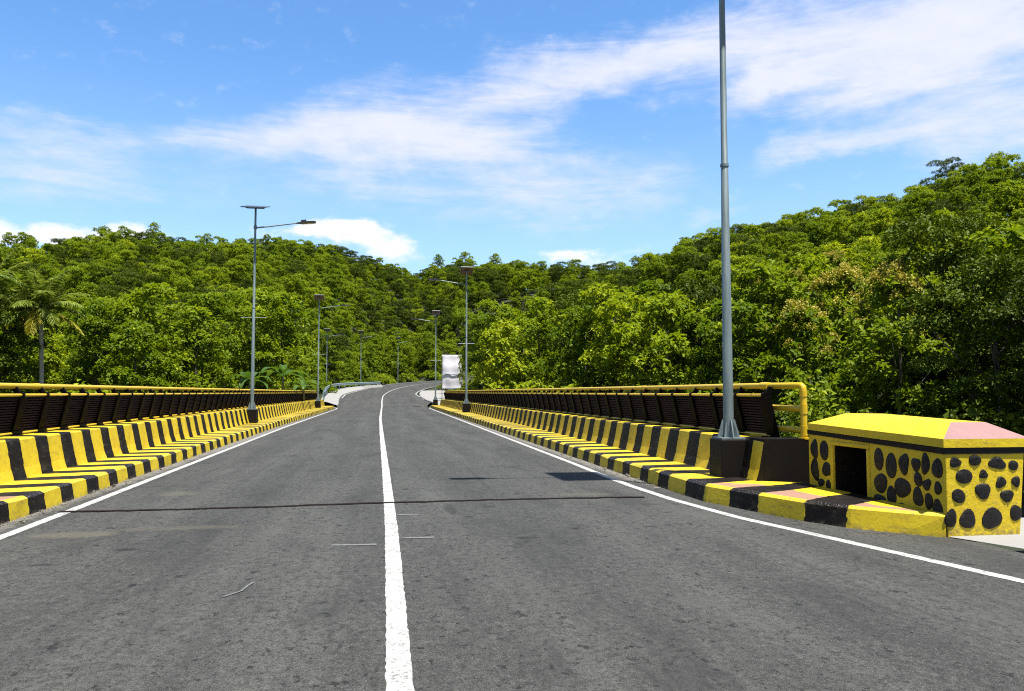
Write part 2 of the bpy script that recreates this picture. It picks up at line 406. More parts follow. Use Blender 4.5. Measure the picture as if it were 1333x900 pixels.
er = [(9.2, -3, 0), (7.6, .6, 0), (6.3, 3.2, 0), (5.6, 4.6, 0), (5.02, 5.74, 0), (4.57, 7.66, 0), (4.2, 9.2, 0), (3.99, 10.9, 0), (3.92, 12.5, 0), (3.92, 14.4, 0)] + [(ln(1, y), y, 0) for y in np.arange(16, 77, 2)] + [(4.3, 77.5, 0), (5.6, 81.5, .1), (5.4, 86, .3), (4.6, 95, .68)]
er = list(map(tuple, er)) + [pathpt(i, -4.0) for i in range(26, len(PC), 2) if PC[i, 1] > 98]
paint_strip('edge_line', er, .13, M['white'], dz=.006)
# sealed joint across the deck and chalk ticks beside the centre line
jp = [(x, 11.0 + .12 * math.sin(x * .6) + rng.normal(0, .012) + .03 * (x > -1), 0) for x in np.arange(-4.0, 3.75, .12)]
mbj = MB(); ribbon(mbj, [[(x, y - .045 - .02 * rng.random(), .0235 - .003 * abs(x)), (x, y + .045 + .02 * rng.random(), .0235 - .003 * abs(x))] for x, y, z in jp])
struct(mbj.build('expansion_joint', M['seal']))
mbc = MB()
for (x0, y0), (x1, y1) in (((-.49, 8.08), (-.06, 8.05)), ((.2, 8.36), (.52, 8.35)), ((.17, 9.95), (.42, 9.92))):
    n = 14
    ribbon(mbc, [[(x0 + (x1-x0)*k/n, y0 + (y1-y0)*k/n - .02 - .02*rng.random(), .02), (x0 + (x1-x0)*k/n, y0 + (y1-y0)*k/n + .02 + .02*rng.random(), .02)] for k in range(n + 1) if True])
pts = [(-1.14, 6.18), (-1.08, 6.27), (-1.04, 6.34), (-1.02, 6.5), (-.99, 6.62)]
ribbon(mbc, [[(x - .008, y + .004, .021), (x + .008, y - .004, .021)] for x, y in pts])
struct(mbc.build('chalk_mark', M['chalk']))

# ------------------------------------------------------------------ pavements, parapets
FL_OUT = [(4.34, 11.95), (4.34, 11.29), (4.36, 10.55), (4.49, 10.07), (4.63, 9.51), (4.83, 8.81), (5.10, 8.28), (5.42, 7.92), (5.75, 7.60)]
FL_IN = [(5.21, 11.95), (5.21, 11.35), (5.21, 10.85), (5.80, 10.5), (5.80, 10.0), (5.79, 9.35), (5.78, 8.7), (5.775, 8.15), (5.77, 7.64)]
FL_U = [11.95, 11.45, 10.95, 10.45, 9.95, 9.45, 8.95, 8.70, 8.50]
def pavement(s, name, mat):
    mb = MB(); prof = []
    if s > 0:
        for (ox, oy), (ix, iy), u in zip(reversed(FL_OUT), reversed(FL_IN), reversed(FL_U)):
            d = np.array([ix - ox, iy - oy]); d = d / np.linalg.norm(d) if np.linalg.norm(d) > .06 else np.array([.5, .5])
            j = lambda k: float(rng.normal(0, k))
            prof.append(([(ox + j(.006), oy, -.02), (ox + d[0]*.035, oy + d[1]*.035, ZP - .03), (ox + d[0]*.075, oy + d[1]*.075, ZP), (max(ix, ox + d[0]*.08), iy, ZP + .005)], [u, u, u, u]))
        ys = list(np.arange(12.45, Y1 + .1, .5))
    else:
        ys = list(np.arange(2.0, 77.1, .5))
    for y in ys:
        j = lambda k: float(rng.normal(0, k))
        sh = 0 if s > 0 else .35
        k0 = kb(s, y)
        prof.append(([(s * (k0 + j(.008)), y, -.02), (s * (k0 + .035 + j(.008)), y, ZP - .03 + j(.005)), (s * (k0 + .08 + j(.006)), y, ZP + j(.004)), (s * (pb(s, y) + .02), y, ZP + .01)],
                     [y, y, y, y + sh]))
    vs, uv, fs = [], [], []
    for p, u in prof:
        vs += p; uv += [(u[0], 0), (u[1], .9), (u[2], 1), (u[3], 2)]
    for i in range(len(prof) - 1):
        for k in range(3):
            a = i*4+k; q = (a, a+1, a+5, a+4); fs.append(q if s < 0 else q[::-1])
    e = (len(prof) - 1) * 4
    fs.append((e, e+1, e+2, e+3)); 
    if s < 0: fs.append((3, 2, 1, 0))
    mb.add(vs, fs, 0, uv)
    return struct(mb.build(name, mat))
SR = stripes('striped_kerb_paint_right', 12.45); SL = stripes('striped_kerb_paint_left', 10.22)
pavement(1, 'pavement', SR); pavement(-1, 'pavement', SL)
def parapet(s, ys, mat, sh, label):
    mb = MB(); vs, uv, fs = [], [], []
    for y in ys:
        x = pb(s, y); j = lambda k: float(rng.normal(0, k))
        row = [(s*(x + j(.004)), y, ZP - .01), (s*(x + .05 + j(.003)), y, ZP + .16), (s*(x + .13 + j(.004)), y, .80), (s*(x + .15), y, .825 + j(.004)), (s*(x + .56), y, .825), (s*(x + .56), y, -.3)]
        vs += row; uv += [(y + sh, .5)] * 6
    n = 6
    for i in range(len(ys) - 1):
        for k in range(n - 1):
            a = i*n+k; q = (a, a+1, a+n+1, a+n); fs.append(q if s < 0 else q[::-1])
    mb.add(vs, fs, 0, uv)
    e = (len(ys) - 1) * n
    mb.add([Vector(v) + Vector((0, -.003, 0)) for v in vs[:n]], [tuple(range(n)) if s > 0 else tuple(range(n))[::-1]], 1)
    mb.add(vs[e:], [tuple(range(n))[::-1] if s > 0 else tuple(range(n))], 1)
    if s > 0: mb.box((5.34, 10.783, -.3), (6.13, 11.25, .835), 1)
    o = mb.build('parapet_wall', [mat, M['black']])
    return tag(o, label, 'parapet')
parapet(1, [10.79] + list(np.arange(11.2, 79.1, .5)), stripes('striped_parapet_paint_right', 12.60, .49, False), 0,
        'low sloping yellow and black striped wall along the right side of the bridge')
parapet(-1, list(np.arange(2, 77.1, .5)), stripes('striped_parapet_paint_left', 10.22, .55, False), .35,
        'low sloping yellow and black striped wall along the left side of the bridge')
mb = MB(); mb.box((-6.0, 9.6, -1.3), (6.0, 79, -.06)); mb.box((-3.6, 9.8, -2.6), (-2.9, 78.8, -1.3)); mb.box((2.9, 9.8, -2.6), (3.6, 78.8, -1.3))
tag(mb.build('bridge_deck', M['concrete']), 'concrete bridge deck carrying the road and both striped pavements', 'bridge')

mb = MB()
for _ in range(1500):
    s_ = -1 if rng.random() < .6 else 1
    y = 9.2 + rng.exponential(7.) if s_ < 0 else 12 + rng.exponential(8.)
    if y > 60: continue
    x = s_ * (kb(s_, y) - abs(rng.normal(0, .10)) - .012); q = rng.uniform(.004, .013) * (1 + (rng.random() < .06) * 1.5)
    d = rng.normal(0, .35, (6, 3)); v = np.array([(1, 0, .3), (-1, 0, .3), (0, 1, .3), (0, -1, .3), (0, 0, .9), (0, 0, -.2)]) + d*.6
    mb.add([(x + a*q, y + b*q, .004 + q*.5 + c_*q*.8) for a, b, c_ in v], [(0, 2, 4), (2, 1, 4), (1, 3, 4), (3, 0, 4), (2, 0, 5), (1, 2, 5), (3, 1, 5), (0, 3, 5)])
tag(mb.build('kerb_grit', painted('grit', (.16, .145, .115), dirt=(.05, .045, .035), dirt_amt=.8, rough=.9)), 'loose grit and small stones scattered along the foot of the kerbs', 'grit', kind='stuff')
# ------------------------------------------------------------------ railings
def railing(s, ya, yb, step, label):
    root = empty('railing', (s * 5.9, ya, .82)); tag(root, label, 'railing')
    inv = Vector(root.location)
    def bld(mb, name, mat, **k):
        o = mb.build(name, mat, root, **k); o.location = -inv; return o
    off = lambda y: kb(s, y) - kb(s, 12)
    b = 5.66
    xr = lambda y: s * (b + .14 + off(y)); xm = lambda y: s * (b + .02 + off(y))
    yt = ya if s < 0 else ya - .83
    ys = np.arange(yt, yb + .1, 2.)
    mb = MB()
    if s > 0:   # the pipe bends outward to an elbow, the end post and two return pipes
        ex, ey = 6.0, 10.86; xs = xr(11.6)
        mb.tube([(ex, ey, .80), (ex, ey, 1.54), (ex - .002, ey + .008, 1.58), (ex - .010, ey + .03, 1.598), (ex - .04, ey + .12, 1.60), (xs, 11.6, 1.60)] + [(xr(y), y, 1.60) for y in np.arange(12.5, yb + .1, 2.)], .047, 12)
        mb.tube([(xs + .015, 11.52, 1.60), (xs - .002, 11.75, 1.60)], .056, 12)
        for z in (1.26, .95):
            mb.tube([(ex, ey, z), (xs + .05, 11.62, z + .01)], .044, 12)
            mb.tube([(ex, ey, z - .07), (ex, ey, z + .07)], .055, 12)
        mb.tube([(ex, ey, 1.44), (ex, ey, 1.52)], .055, 12); mb.tube([(ex, ey, .825), (ex, ey, .85)], .085, 12)
    else: mb.tube([(xr(y), y, 1.60) for y in ys], .047, 12)
    for y in np.arange(max(yt, 11) + 6.5 if s > 0 else yt + .55, yb, 6.): mb.tube([(xr(y), y - .11, 1.60), (xr(y), y + .11, 1.60)], .054, 12)
    bld(mb, 'top_rail', M['pipe'], smooth=True)
    mb = MB(); mb.tube([(xm(y), y, 1.455) for y in np.arange(ya, yb + .1, 2.)], .026, 8); bld(mb, 'middle_rail', M['pipe'], smooth=True)
    mb = MB(); mb.tube([(s * (b + (.12 if s > 0 else .09) + off(y)), y, .85) for y in np.arange(ya, yb + .1, 2.)], .022, 8); bld(mb, 'bottom_rail', M['pipe'], smooth=True)
    # one post and one panel, then copies
    def at(u, z): return s * (b + u), z
    pm = MB()
    for (u0, z0), (u1, z1), w_, h_ in (((.16, -.01), (.02, .60), .11, .07), ((.02, .58), (.13, .745), .05, .06)):
        pm.bar((s*u0, 0, z0), (s*u1, 0, z1), .10 if h_ == .07 else .05, .20 if h_ == .07 else .08)
    pm.box((s*.10 - .09, -.09, 0), (s*.10 + .09, .09, .015))
    pm.tube([(s*.02, -.035, .635), (s*.02, .035, .635)], .045, 8)
    if s < 0: pm.box((.0 - .16, -.17, .0), (-.06, .17, .06))
    panel = MB(); hw = step * .375
    lo, hi = (.15, .04), (.03, .58)
    def pt(f, o=0.): return (s*(lo[0] + (hi[0]-lo[0])*f - o), lo[1] + (hi[1]-lo[1])*f)
    n = 13
    for k in range(n):
        f = (k + .5) / n; (x, z) = pt(f)
        h = .5 * (hi[1]-lo[1]) / n * .55
        (xa, za), (xb, zb) = pt(f, .016 + .004), pt(f, -.014)
        panel.hexa([(xa, -hw, za - h), (xb, -hw, za - h + .004), (xb, hw, za - h + .004), (xa, hw, za - h), (xa - s*-.006, -hw, za + h), (xb, -hw, za + h), (xb, hw, za + h), (xa - s*-.006, hw, za + h)] if s > 0 else
                   [(xb, -hw, za - h), (xa, -hw, za - h), (xa, hw, za - h), (xb, hw, za - h), (xb, -hw, za + h), (xa + .006*-s*-1, -hw, za + h), (xa + .006*-s*-1, hw, za + h), (xb, hw, za + h)])
    (xa, za), (xb, zb) = pt(-.04, -.02), pt(1.04, -.02)
    panel.bar((xa, 0, za), (xb, 0, zb), .012, 2*hw, 1)
    for e in (-1, 1):
        (xa, za), (xb, zb) = pt(-.03), pt(1.03)
        panel.bar((xa, e*hw, za), (xb, e*hw, zb), .035, .05, 1)
    for f in (-.03, 1.02):
        x, z = pt(f); panel.bar((x, -hw, z), (x, hw, z), .05, .03, 1)
    n = int((yb - ya) / step); p0 = q0 = None
    for i in range(n + 1):
        y = ya + i * step; dx = s * (b + off(y))
        if p0 is None: p0 = o = pm.build('post', M['dark'], root)
        else: o = p0.copy(); COL.objects.link(o)
        o.location = Vector((dx, y, .825)) - inv
        if i < n:
            ym = y + step/2; dx = s * (b + off(ym))
            if q0 is None: q0 = o = panel.build('panel', [M['slat'], M['dark']], root)
            else: o = q0.copy(); COL.objects.link(o)
            o.location = Vector((dx, ym, .825)) - inv; o.rotation_euler = (0, 0, random.gauss(0, .012))
    return root
railing(1, 11.42, 79.0, .975, 'dark slatted railing with yellow top pipe on the right side of the bridge')
railing(-1, 2.2, 77.0, .975, 'dark slatted railing with yellow top pipe on the left side of the bridge')

# ------------------------------------------------------------------ yellow end pillar with black stones
root = empty('end_pillar', (6.2, 9.0, 0)); tag(root, 'yellow stone-studded end pillar with hipped cap at the right bridge end', 'pillar')
inv = -Vector(root.location)
XF, YN, YF, XB = 5.78, 7.61, 10.35, 6.71
mb = MB()
def slab(y0, y1, z0, z1): mb.box((XF, y0, z0), (XB, y1, z1))
OY0, OY1, OZ = 9.00, 9.73, .815
def qbox(y0, y1, z0, z1, x1=XB):
    a = lambda y: .0
    mb.box((XF, y0, z0), (x1, y1, z1))
mb.hexa([(XF, YN, -.05), (XB - .09, YN, -.05), (XB + .1, YN + .35, -.05), (XF, YN + .35, -.05), (XF, YN, .93), (XB + .0, YN, .93), (XB + .14, YN + .35, .93), (XF, YN + .35, .93)])
mb.box((XF, YN + .35, -.05), (XB + .1, OY0, .93))
mb.box((XF, OY1, -.05), (XB + .1, YF, .95)); mb.box((XF, OY0, OZ), (XB + .1, OY1, .93))
for y in (OY0 - .035, OY1 + .035): mb.box((XF - .012, y - .033, .15), (XF + .02, y + .033, OZ - .002))
mb.box((XF - .014, OY0 - .07, OZ), (XF + .02, OY1 + .07, OZ + .05))
body = mb.build('body', M['plaster'], root, bevel=.012); body.location = inv
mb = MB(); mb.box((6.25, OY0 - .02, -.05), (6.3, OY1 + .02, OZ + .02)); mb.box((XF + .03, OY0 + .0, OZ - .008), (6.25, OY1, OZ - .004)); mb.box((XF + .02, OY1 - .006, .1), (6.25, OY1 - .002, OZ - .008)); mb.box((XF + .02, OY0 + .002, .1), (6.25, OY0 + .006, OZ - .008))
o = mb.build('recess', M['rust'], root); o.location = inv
mb = MB(); mb.hexa([(XF - .016, YN - .010, .855), (XB + .010, YN - .018, .855), (XB + .15, YF, .93), (XF - .016, YF, .93), (XF - .016, YN - .010, .925), (XB + .010, YN - .018, .925), (XB + .15, YF, .99), (XF - .016, YF, .99)])
o = mb.build('band', M['black'], root); o.location = inv
mb = MB(); ea, eb = .925, .99
lo = [(5.745, 7.585, ea), (6.755, 7.575, ea), (6.85, 10.32, ea + .065), (5.735, 10.28, ea + .065)]
mi_ = [(x, y, z + .09) for x, y, z in lo]
top = [(6.10, 7.93, 1.175), (6.50, 7.9, 1.175), (6.62, 9.9, 1.215), (6.22, 10.15, 1.215)]
V = lo + mi_ + top
mb.add(V, [(3, 2, 1, 0), (0, 1, 5, 4), (1, 2, 6, 5), (2, 3, 7, 6), (3, 0, 4, 7), (5, 6, 10, 9), (6, 7, 11, 10), (7, 4, 8, 11), (8, 9, 10, 11)], 0)
mb.add([V[4], V[5], V[9], V[8]], [(0, 1, 2, 3)], 1)
o = mb.build('cap', [M['plaster'], M['pink']], root); o.location = inv
mb = MB()
def stone(c, ax_u, ax_v, nrm, ru, rv):
    n = 16; ph = rng.uniform(0, 6.28); ru *= 1.2; rv *= 1.14; k3 = rng.uniform(-.13, .13); k2 = rng.uniform(-.12, .12)
    c, ax_u, ax_v, nrm = map(Vector, (c, ax_u, ax_v, nrm)); rings = []
    for f, h in ((1., -.004), (.94, .008), (.7, .014), (.35, .016)):
        rings.append([c + nrm * (h + rng.normal(0, .0035) * (f < .9)) + (ax_u * math.cos(a) * ru + ax_v * math.sin(a) * rv) * f * (1 + k3 * math.cos(3*a + ph) + k2 * math.cos(2*a + ph*2)) for a in [2*math.pi*i/n for i in range(n)]])
    vs = [p for r_ in rings for p in r_]; fs = []
    for i in range(3):
        for k in range(n): fs.append((i*n+k, i*n+(k+1) % n, (i+1)*n+(k+1) % n, (i+1)*n+k))
    fs.append(tuple(3*n+k for k in range(n))); mb.add(vs, fs)
for (x, y, a, b) in [(285,190,35,30),(400,178,40,30),(530,195,50,37),(625,207,30,30),(337,272,50,43),(450,260,28,24),(552,307,32,33),(640,302,26,32),(305,387,40,42),(447,357,48,46),(588,385,40,36),(260,518,34,54),(358,522,49,55),(500,517,60,63),(640,485,36,48)]:
    px, py = 1180 + x/4.5, 560 + y/4.5; c_ = on_y(px, py, YN)
    if c_[0] + a*7.75/F/4.5 > XB - .01 - .09*(.9 - c_[2]): continue
    m = 7.75 / F / 4.5
    stone(c_, (1, 0, 0), (0, 0, 1), (0, -1, 0), a*m, b*m)
for (x, y, a, b) in [(175,300,28,57),(193,430,28,45),(205,535,14,30),(155,520,18,26),(552,360,30,65),(637,405,33,80),(725,393,30,67),(808,397,25,46),(873,393,25,66),(955,425,33,62),(565,525,40,60),(713,557,47,65),(823,500,24,46),(882,535,25,36),(960,560,22,42),(640,612,28,62),(560,635,36,30),(822,620,33,56),(897,650,24,52),(957,700,30,57),(712,690,35,24),(108,290,22,58),(112,430,24,66)]:
    px, py = 1040 + x/5.295, 530 + y/5.295; c_ = on_x(px, py, XF)
    p2 = on_x(px + a/5.295, py, XF); p3 = on_x(px, py + b/5.295, XF)
    stone(c_, (0, -1, 0), (0, 0, 1), (-1, 0, 0), abs(p2[1]-c_[1]), abs(p3[2]-c_[2]))
o = mb.build('stone', M['stone'], root, smooth=True); o.location = inv
mb = MB(); mb.add([(5.78, 7.58, .01), (5.9, 7.3, .01), (6.05, 6.9, .01), (6.35, 6.6, .01), (7.2, 6.0, .01), (9.5, 5.0, .01), (9.5, 8.6, .01), (6.7, 8.6, .01)], [tuple(range(8))])
struct(mb.build('concrete_apron', M['concrete']))

# ------------------------------------------------------------------ street lamps
def make_lamp(s):
    """base at pavement height; arm points to the road (-s)"""
    root = empty('street_lamp')
    mb = MB(); w_ = .225
    mb.hexa([(-w_, -w_, -.01), (w_, -w_, -.01), (w_, w_, -.01), (-w_, w_, -.01), (-w_+.01, -w_+.01, .56), (w_-.01, -w_+.01, .56), (w_-.01, w_-.01, .56), (-w_+.01, w_-.01, .56)])
    mb.build('plinth', M['black'], root, bevel=.015)
    mb = MB(); mb.box((-.19, -.19, .562), (.19, .19, .585))
    for k in range(4):
        a = k * math.pi/2; c_, s_ = math.cos(a), math.sin(a)
        for e in (-.006, .006): pass
        q = [(.07, -.007, .585), (.18, -.007, .585), (.18, .007, .585), (.07, .007, .585), (.07, -.007, .85), (.10, -.007, .85), (.10, .007, .85), (.07, .007, .85)]
        mb.hexa([(x*c_ - y*s_, x*s_ + y*c_, z) for x, y, z in q])
        q = [(.075, -.007, .586), (.16, -.007, .586), (.16, .007, .586), (.075, .007, .586), (.075, -.007, .80), (.09, -.007, .80), (.09, .007, .80), (.075, .007, .80)]
        c2, s2 = math.cos(a + .785), math.sin(a + .785)
        mb.hexa([(x*c2 - y*s2, x*s2 + y*c2, z) for x, y, z in q])
    mb.build('base_plate', M['galv'], root)
    mb = MB(); mb.tube([(0, 0, .58), (0, 0, 4.75), (0, 0, 4.76), (0, 0, 8.9)], [.079, .056, .051, .042], 14)
    mb.tube([(0, 0, 4.735), (0, 0, 4.775)], .066, 14); mb.tube([(0, 0, 8.05), (0, 0, 8.2)], .07, 12)
    mb.build('pole', M['galv'], root, smooth=True)
    mb = MB(); mb.tube([(0, 0, 8.1), (-s*.5, 0, 8.17), (-s*1.72, 0, 8.36)], [.034, .03, .026], 10); mb.build('arm', M['galv'], root, smooth=True)
    h = MB(); d = Vector((-s*.995, 0, .10))
    p = Vector((-s*1.66, 0, 8.345))
    def sect(u, w, h0, h1): c_ = p + d*u; return [c_ + Vector((0, -w, -h0)), c_ + Vector((0, w, -h0)), c_ + Vector((0, w, h1)), c_ + Vector((0, -w, h1))]
    secs = [sect(0, .03, .02, .03), sect(.18, .07, .03, .045), sect(.2, .13, .035, .11), sect(.40, .14, .035, .11), sect(.43, .15, .035, .04), sect(.76, .13, .03, .035), sect(.80, .09, .02, .02)]
    vs = [q for r_ in secs for q in r_]; fs = [(0, 1, 2, 3), tuple(len(vs) - 4 + k for k in (3, 2, 1, 0))]
    for i in range(len(secs) - 1):
        for k in range(4): a = i*4+k; b = i*4+(k+1) % 4; fs.append((a, a+4, b+4, b))
    h.add(vs, fs); head = h.build('lamp_head', M['lamp'], root)
    l = MB(); c0 = p + d*.45 - Vector((0, 0, .047)); c1 = p + d*.74 - Vector((0, 0, .043)); l.bar(c0, c1, .2, .012); l.build('lens', M['glass'], head)
    pn = MB(); pn.box((-.5, -.68, -.02), (.5, .68, .018), 0); pn.box((-.475, -.655, .018), (.475, .655, .022), 1); pn.box((-.47, -.65, -.026), (.47, .65, -.02), 2)
    for x in (-.3, .3): pn.box((x - .02, -.6, -.05), (x + .02, .6, -.026), 0)
    pn.box((-.35, -.03, -.09), (.35, .03, -.05), 0)
    po = pn.build('solar_panel', [M['galv'], M['cell'], M['panelback']], root); po.location = (0, 0, 9.0)
    cb = MB(); cb.tube([(-.52, -.0, 4.35), (.52, 0, 4.35)], .012, 6); cb.build('crossbar', M['galv'], root)
    return root, po
lr, lrp = make_lamp(1); ll, llp = make_lamp(-1)
def set_lamp(o, loc, label, tilt, tz=0, sc=1.):
    o.location = loc; o.scale = (sc,) * 3
    tag(o, label, 'street lamp', 'solar street lamps along the road')
    for c_ in o.children:
        if c_.name.startswith('solar_panel'): c_.rotation_euler = (R(tilt), 0, R(tz))
        if loc[1] > 45 and c_.name.startswith('solar_panel'): c_.scale = (.8, .72, 1)
    return o
set_lamp(lr, (5.155, 11.55, ZP), 'tall grey lamp post nearest on the right, its top above the picture', 14)
set_lamp(copy_tree(lr), (5.13, 50.7, ZP), 'grey solar street lamp midway along the right pavement beside the banner', -22)
set_lamp(copy_tree(lr), (4.92, 78.2, ZP), 'distant grey solar street lamp at the far right end of the bridge', -22)
set_lamp(ll, (-5.36, 34.4, ZP), 'grey solar street lamp standing tallest on the left pavement', 14.5)
set_lamp(copy_tree(ll), (-5.30, 67.0, ZP), 'grey solar street lamp on the last black plinth of the left pavement', -20)
set_lamp(copy_tree(ll), (-7.75, 112., 1.0), 'small distant solar street lamp behind the start of the guard rail', -20)
set_lamp(copy_tree(ll), (-3.55, 125., 1.75), 'small distant solar street lamp behind the flat end of the guard rail', -20)
set_lamp(copy_tree(ll), (2.5, 151., 2.6), 'farthest solar street lamp standing left of the bend in the road', -20)

for q_ in [c_ for c_ in lr.children if c_.name.startswith('crossbar')]: bpy.data.objects.remove(q_)
# ------------------------------------------------------------------ guard rail and banner
root = empty('guard_rail', (-6, 84, .3)); tag(root, 'pale steel guard rail on a white kerb left of the rising road', 'guard rail'); inv = -Vector(root.location)
gp = cr([(-5.75, 80.5, 1.55), (-6.3, 90, 2.0), (-6.55, 101, 2.45), (-6.1, 110, 2.72), (-4.7, 118, 2.92), (-2.7, 124, 3.05), (-.6, 129, 3.2)], 5)
mb = MB(); vs, fs = [], []
prof = [(.0, .17), (.05, .12), (.05, .05), (0, 0), (.05, -.05), (.05, -.12), (0, -.17)]
for p in gp: vs += [(p[0] + u, p[1] - u*.5, p[2] - .17 + z) for u, z in prof]
for i in range(len(gp) - 1):
    for k in range(6): a = i*7+k; fs.append((a, a+1, a+8, a+7))
mb.add(vs, fs); o = mb.build('beam', M['guard'], root); o.location = inv; sm = o.modifiers.new('solid', 'SOLIDIFY'); sm.thickness = .012
mb = MB(); mb.box((-.07, -.05, -1.5), (.07, .05, -.02)); p0 = None
for i in range(0, len(gp), 2):
    if p0 is None: p0 = o = mb.build('post', M['guard'], root)
    else: o = p0.copy(); COL.objects.link(o)
    o.location = Vector(gp[i]) + inv + Vector((-.10, .06, 0))
mb = MB(); rows = []
for i, p in enumerate(gp):
    t_ = np.argmin(np.hypot(PC[:, 0] - p[0], PC[:, 1] - p[1])); zr = PC[t_, 2] + .12
    q = Vector((p[0], p[1], 0)); c_ = Vector((PC[t_, 0], PC[t_, 1], 0)); d = (c_ - q).normalized(); e = min((c_ - q).length - 4.35, 1.4)
    e = max(e, .4)
    rows.append([(q.x - d.x*.35, q.y - d.y*.35, zr - 1.5), (q.x - d.x*.35, q.y - d.y*.35, zr + .42), (q.x + d.x*.2, q.y + d.y*.2, zr + .40), (q.x + d.x*e, q.y + d.y*e, zr + .06), (q.x + d.x*(e + .02), q.y + d.y*(e+.02), zr - .3)])
ribbon(mb, rows); struct(mb.build('kerb_slope', M['concrete']))
# pale verge at the right far end
mb = MB(); rows = []
for y in (79.3, 82, 86, 92, 100, 108, 116):
    z = np.interp(y, PC[:, 1], PC[:, 2]); xe = {79.3: 4.6, 82: 5.5, 86: 5.3, 92: 4.7, 100: 4.4, 108: 4.6, 116: 5.2}[y]
    rows.append([(xe, y, z - .2), (xe + .02, y, z + .08), (xe + .1, y, z + .14), (xe + 4.2, y, z + .2), (xe + 4.4, y, z - 1)])
ribbon(mb, rows); struct(mb.build('verge', M['concrete']))
YB = 88.; root = empty('banner', (7.6, YB, .6)); tag(root, 'blank white cloth banner on a pole frame behind the right railing end', 'banner'); inv = -Vector(root.location)
xa, _, za = on_y(575.5, 507, YB); xb, _, zb = on_y(601, 463, YB)
mb = MB()
for x in (xa, xb): mb.tube([(x, YB + .05, -.5), (x, YB + .05, zb + .1)], .045, 8)
for z in (za + .1, (za + zb)/2 + .1, zb): mb.tube([(xa, YB + .06, z), (xb, YB + .06, z)], .03, 8)
mb.tube([(xb + .3, YB - .6, 0), (xb, YB + .05, zb - 1.8)], .04, 8)
o = mb.build('frame', M['concrete'], root); o.location = inv
mb = MB(); rows = []
for i in range(25):
    f = i / 24; rows.append([(xa + (xb-xa)*g, YB - .02 - .10*math.sin(math.pi*f)*math.sin(math.pi*g) + .025*math.sin(9*g + 5*f) + .02*math.sin(17*f), za + .05 + (zb-za)*f - .05*math.sin(math.pi*g)*(1-f)) for g in np.linspace(0, 1, 15)])
ribbon(mb, rows); o = mb.build('sheet', M['banner'], root, smooth=True); o.location = inv; sm = o.modifiers.new('solid', 'SOLIDIFY'); sm.thickness = .01
mb = MB(); zm = za + (zb-za)*.46
mb.tube([(xa - .03, YB - .10, zm + .02), ((xa+xb)/2, YB - .20, zm - .1), (xb + .03, YB - .10, zm + .06)], .06, 6)
o = mb.build('strap', painted('strap_grey', (.16, .20, .26)), root); o.location = inv

# ------------------------------------------------------------------ terrain
def az_px(px): return azel(px, 450)[0]
PXT = [-260, -150, 0, 300, 430, 500, 540, 575, 600, 640, 700, 900, 1100, 1333, 1500, 1650]
T_AZ = np.array([az_px(p) for p in PXT])
T_R0 = np.array([46, 50, 60, 64, 92, 165, 185, 150, 96, 74, 62, 50, 46, 42, 40, 40.])
T_Z0 = np.array([-3, -3, -2.5, -2, -.5, 3.0, 4.2, 3.6, .4, -.6, -1.5, -2.5, -3, -3, -3, -3.])
SKY = [(-260, 318), (-100, 315), (0, 312), (60, 310), (130, 303), (190, 302), (260, 306), (330, 303), (380, 309), (430, 318), (480, 330), (545, 348), (570, 342), (610, 338), (690, 342), (750, 342), (790, 337), (830, 323), (900, 305), (950, 290), (1060, 268), (1130, 255), (1200, 238), (1270, 218), (1333, 205), (1450, 190), (1650, 175)]
S_AZ = np.array([az_px(p) for p, _ in SKY]); S_TAN = np.array([math.tan(azel(p, q)[1]) for p, q in SKY])
RIDGE_PX = [(-260, 195), (0, 200), (330, 205), (545, 310), (600, 300), (700, 240), (830, 195), (950, 165), (1333, 140), (1650, 135)]
R_AZ = np.array([az_px(p) for p, _ in RIDGE_PX]); R_R = np.array([r for _, r in RIDGE_PX], float)
TREE_H = 8.2
def smooth(t): t = np.clip(t, 0, 1); return t*t*(3-2*t)
def terrain(x, y):
    x = np.asarray(x, float); y = np.asarray(y, float)
    r = np.hypot(x, y); az = np.arctan2(x, y)
    r0 = np.interp(az, T_AZ, T_R0); z0 = np.interp(az, T_AZ, T_Z0)
    rr = np.interp(az, R_AZ, R_R); zr = HC + np.interp(az, S_AZ, S_TAN) * rr - TREE_H
    t = (r - r0) / (rr - r0)
    tc = np.clip(t, 0, 1)
    s_ = np.clip((tc - .26) / .74, 0, 1); prof_ = .10 * np.clip(tc / .26, 0, 1) + .90 * s_ * (1.28 - .28 * s_)
    hill = z0 + (zr - z0) * prof_ + 1.2 * np.sin(x * .09 + 1) * np.sin(y * .08) * smooth(tc * 4) * smooth((1 - tc) * 4)
    hill = np.where(t > 1, zr - (r - rr) * .25, hill)
    hill = np.maximum(hill, -8)
    val = -8 + (z0 + 8) * smooth((r - (r0 - 26)) / 26)
    z = np.where(t > 0, hill, val)
    # front bank on the near side of the valley
    bank = smooth((22 - y) / 14.) * smooth((60 - r) / 25)
    z = np.where(y < 24, z * (1 - bank) + (-.08) * bank, z)
    side = smooth((np.abs(x) - 9) / 16.)
    z = np.where(y < 9, np.where(np.abs(x) < 14, -.06, -.06 - 3 * smooth((np.abs(x) - 14) / 16.)), z)
    # the rising road
    m = np.full(z.shape, 1e9); zz = np.zeros(z.shape)
    for i in range(0, len(PC), 3):
        d = np.hypot(x - PC[i, 0], y - PC[i, 1]); k = d < m; m = np.where(k, d, m); zz = np.where(k, PC[i, 2], zz)
    k = 1 - smooth((m - 7.5) / 14.)
    z = np.where(y > 76, z * (1 - k) + (zz - .35) * k, z)
    # fall to the valley under the deck
    k = smooth((y - 76) / 6.) ; inb = (np.abs(x) < 10) & (y > 60) & (y <= 82)
    z = np.where(inb, np.minimum(z, -8 + k * (z + 8)), z)
    return z
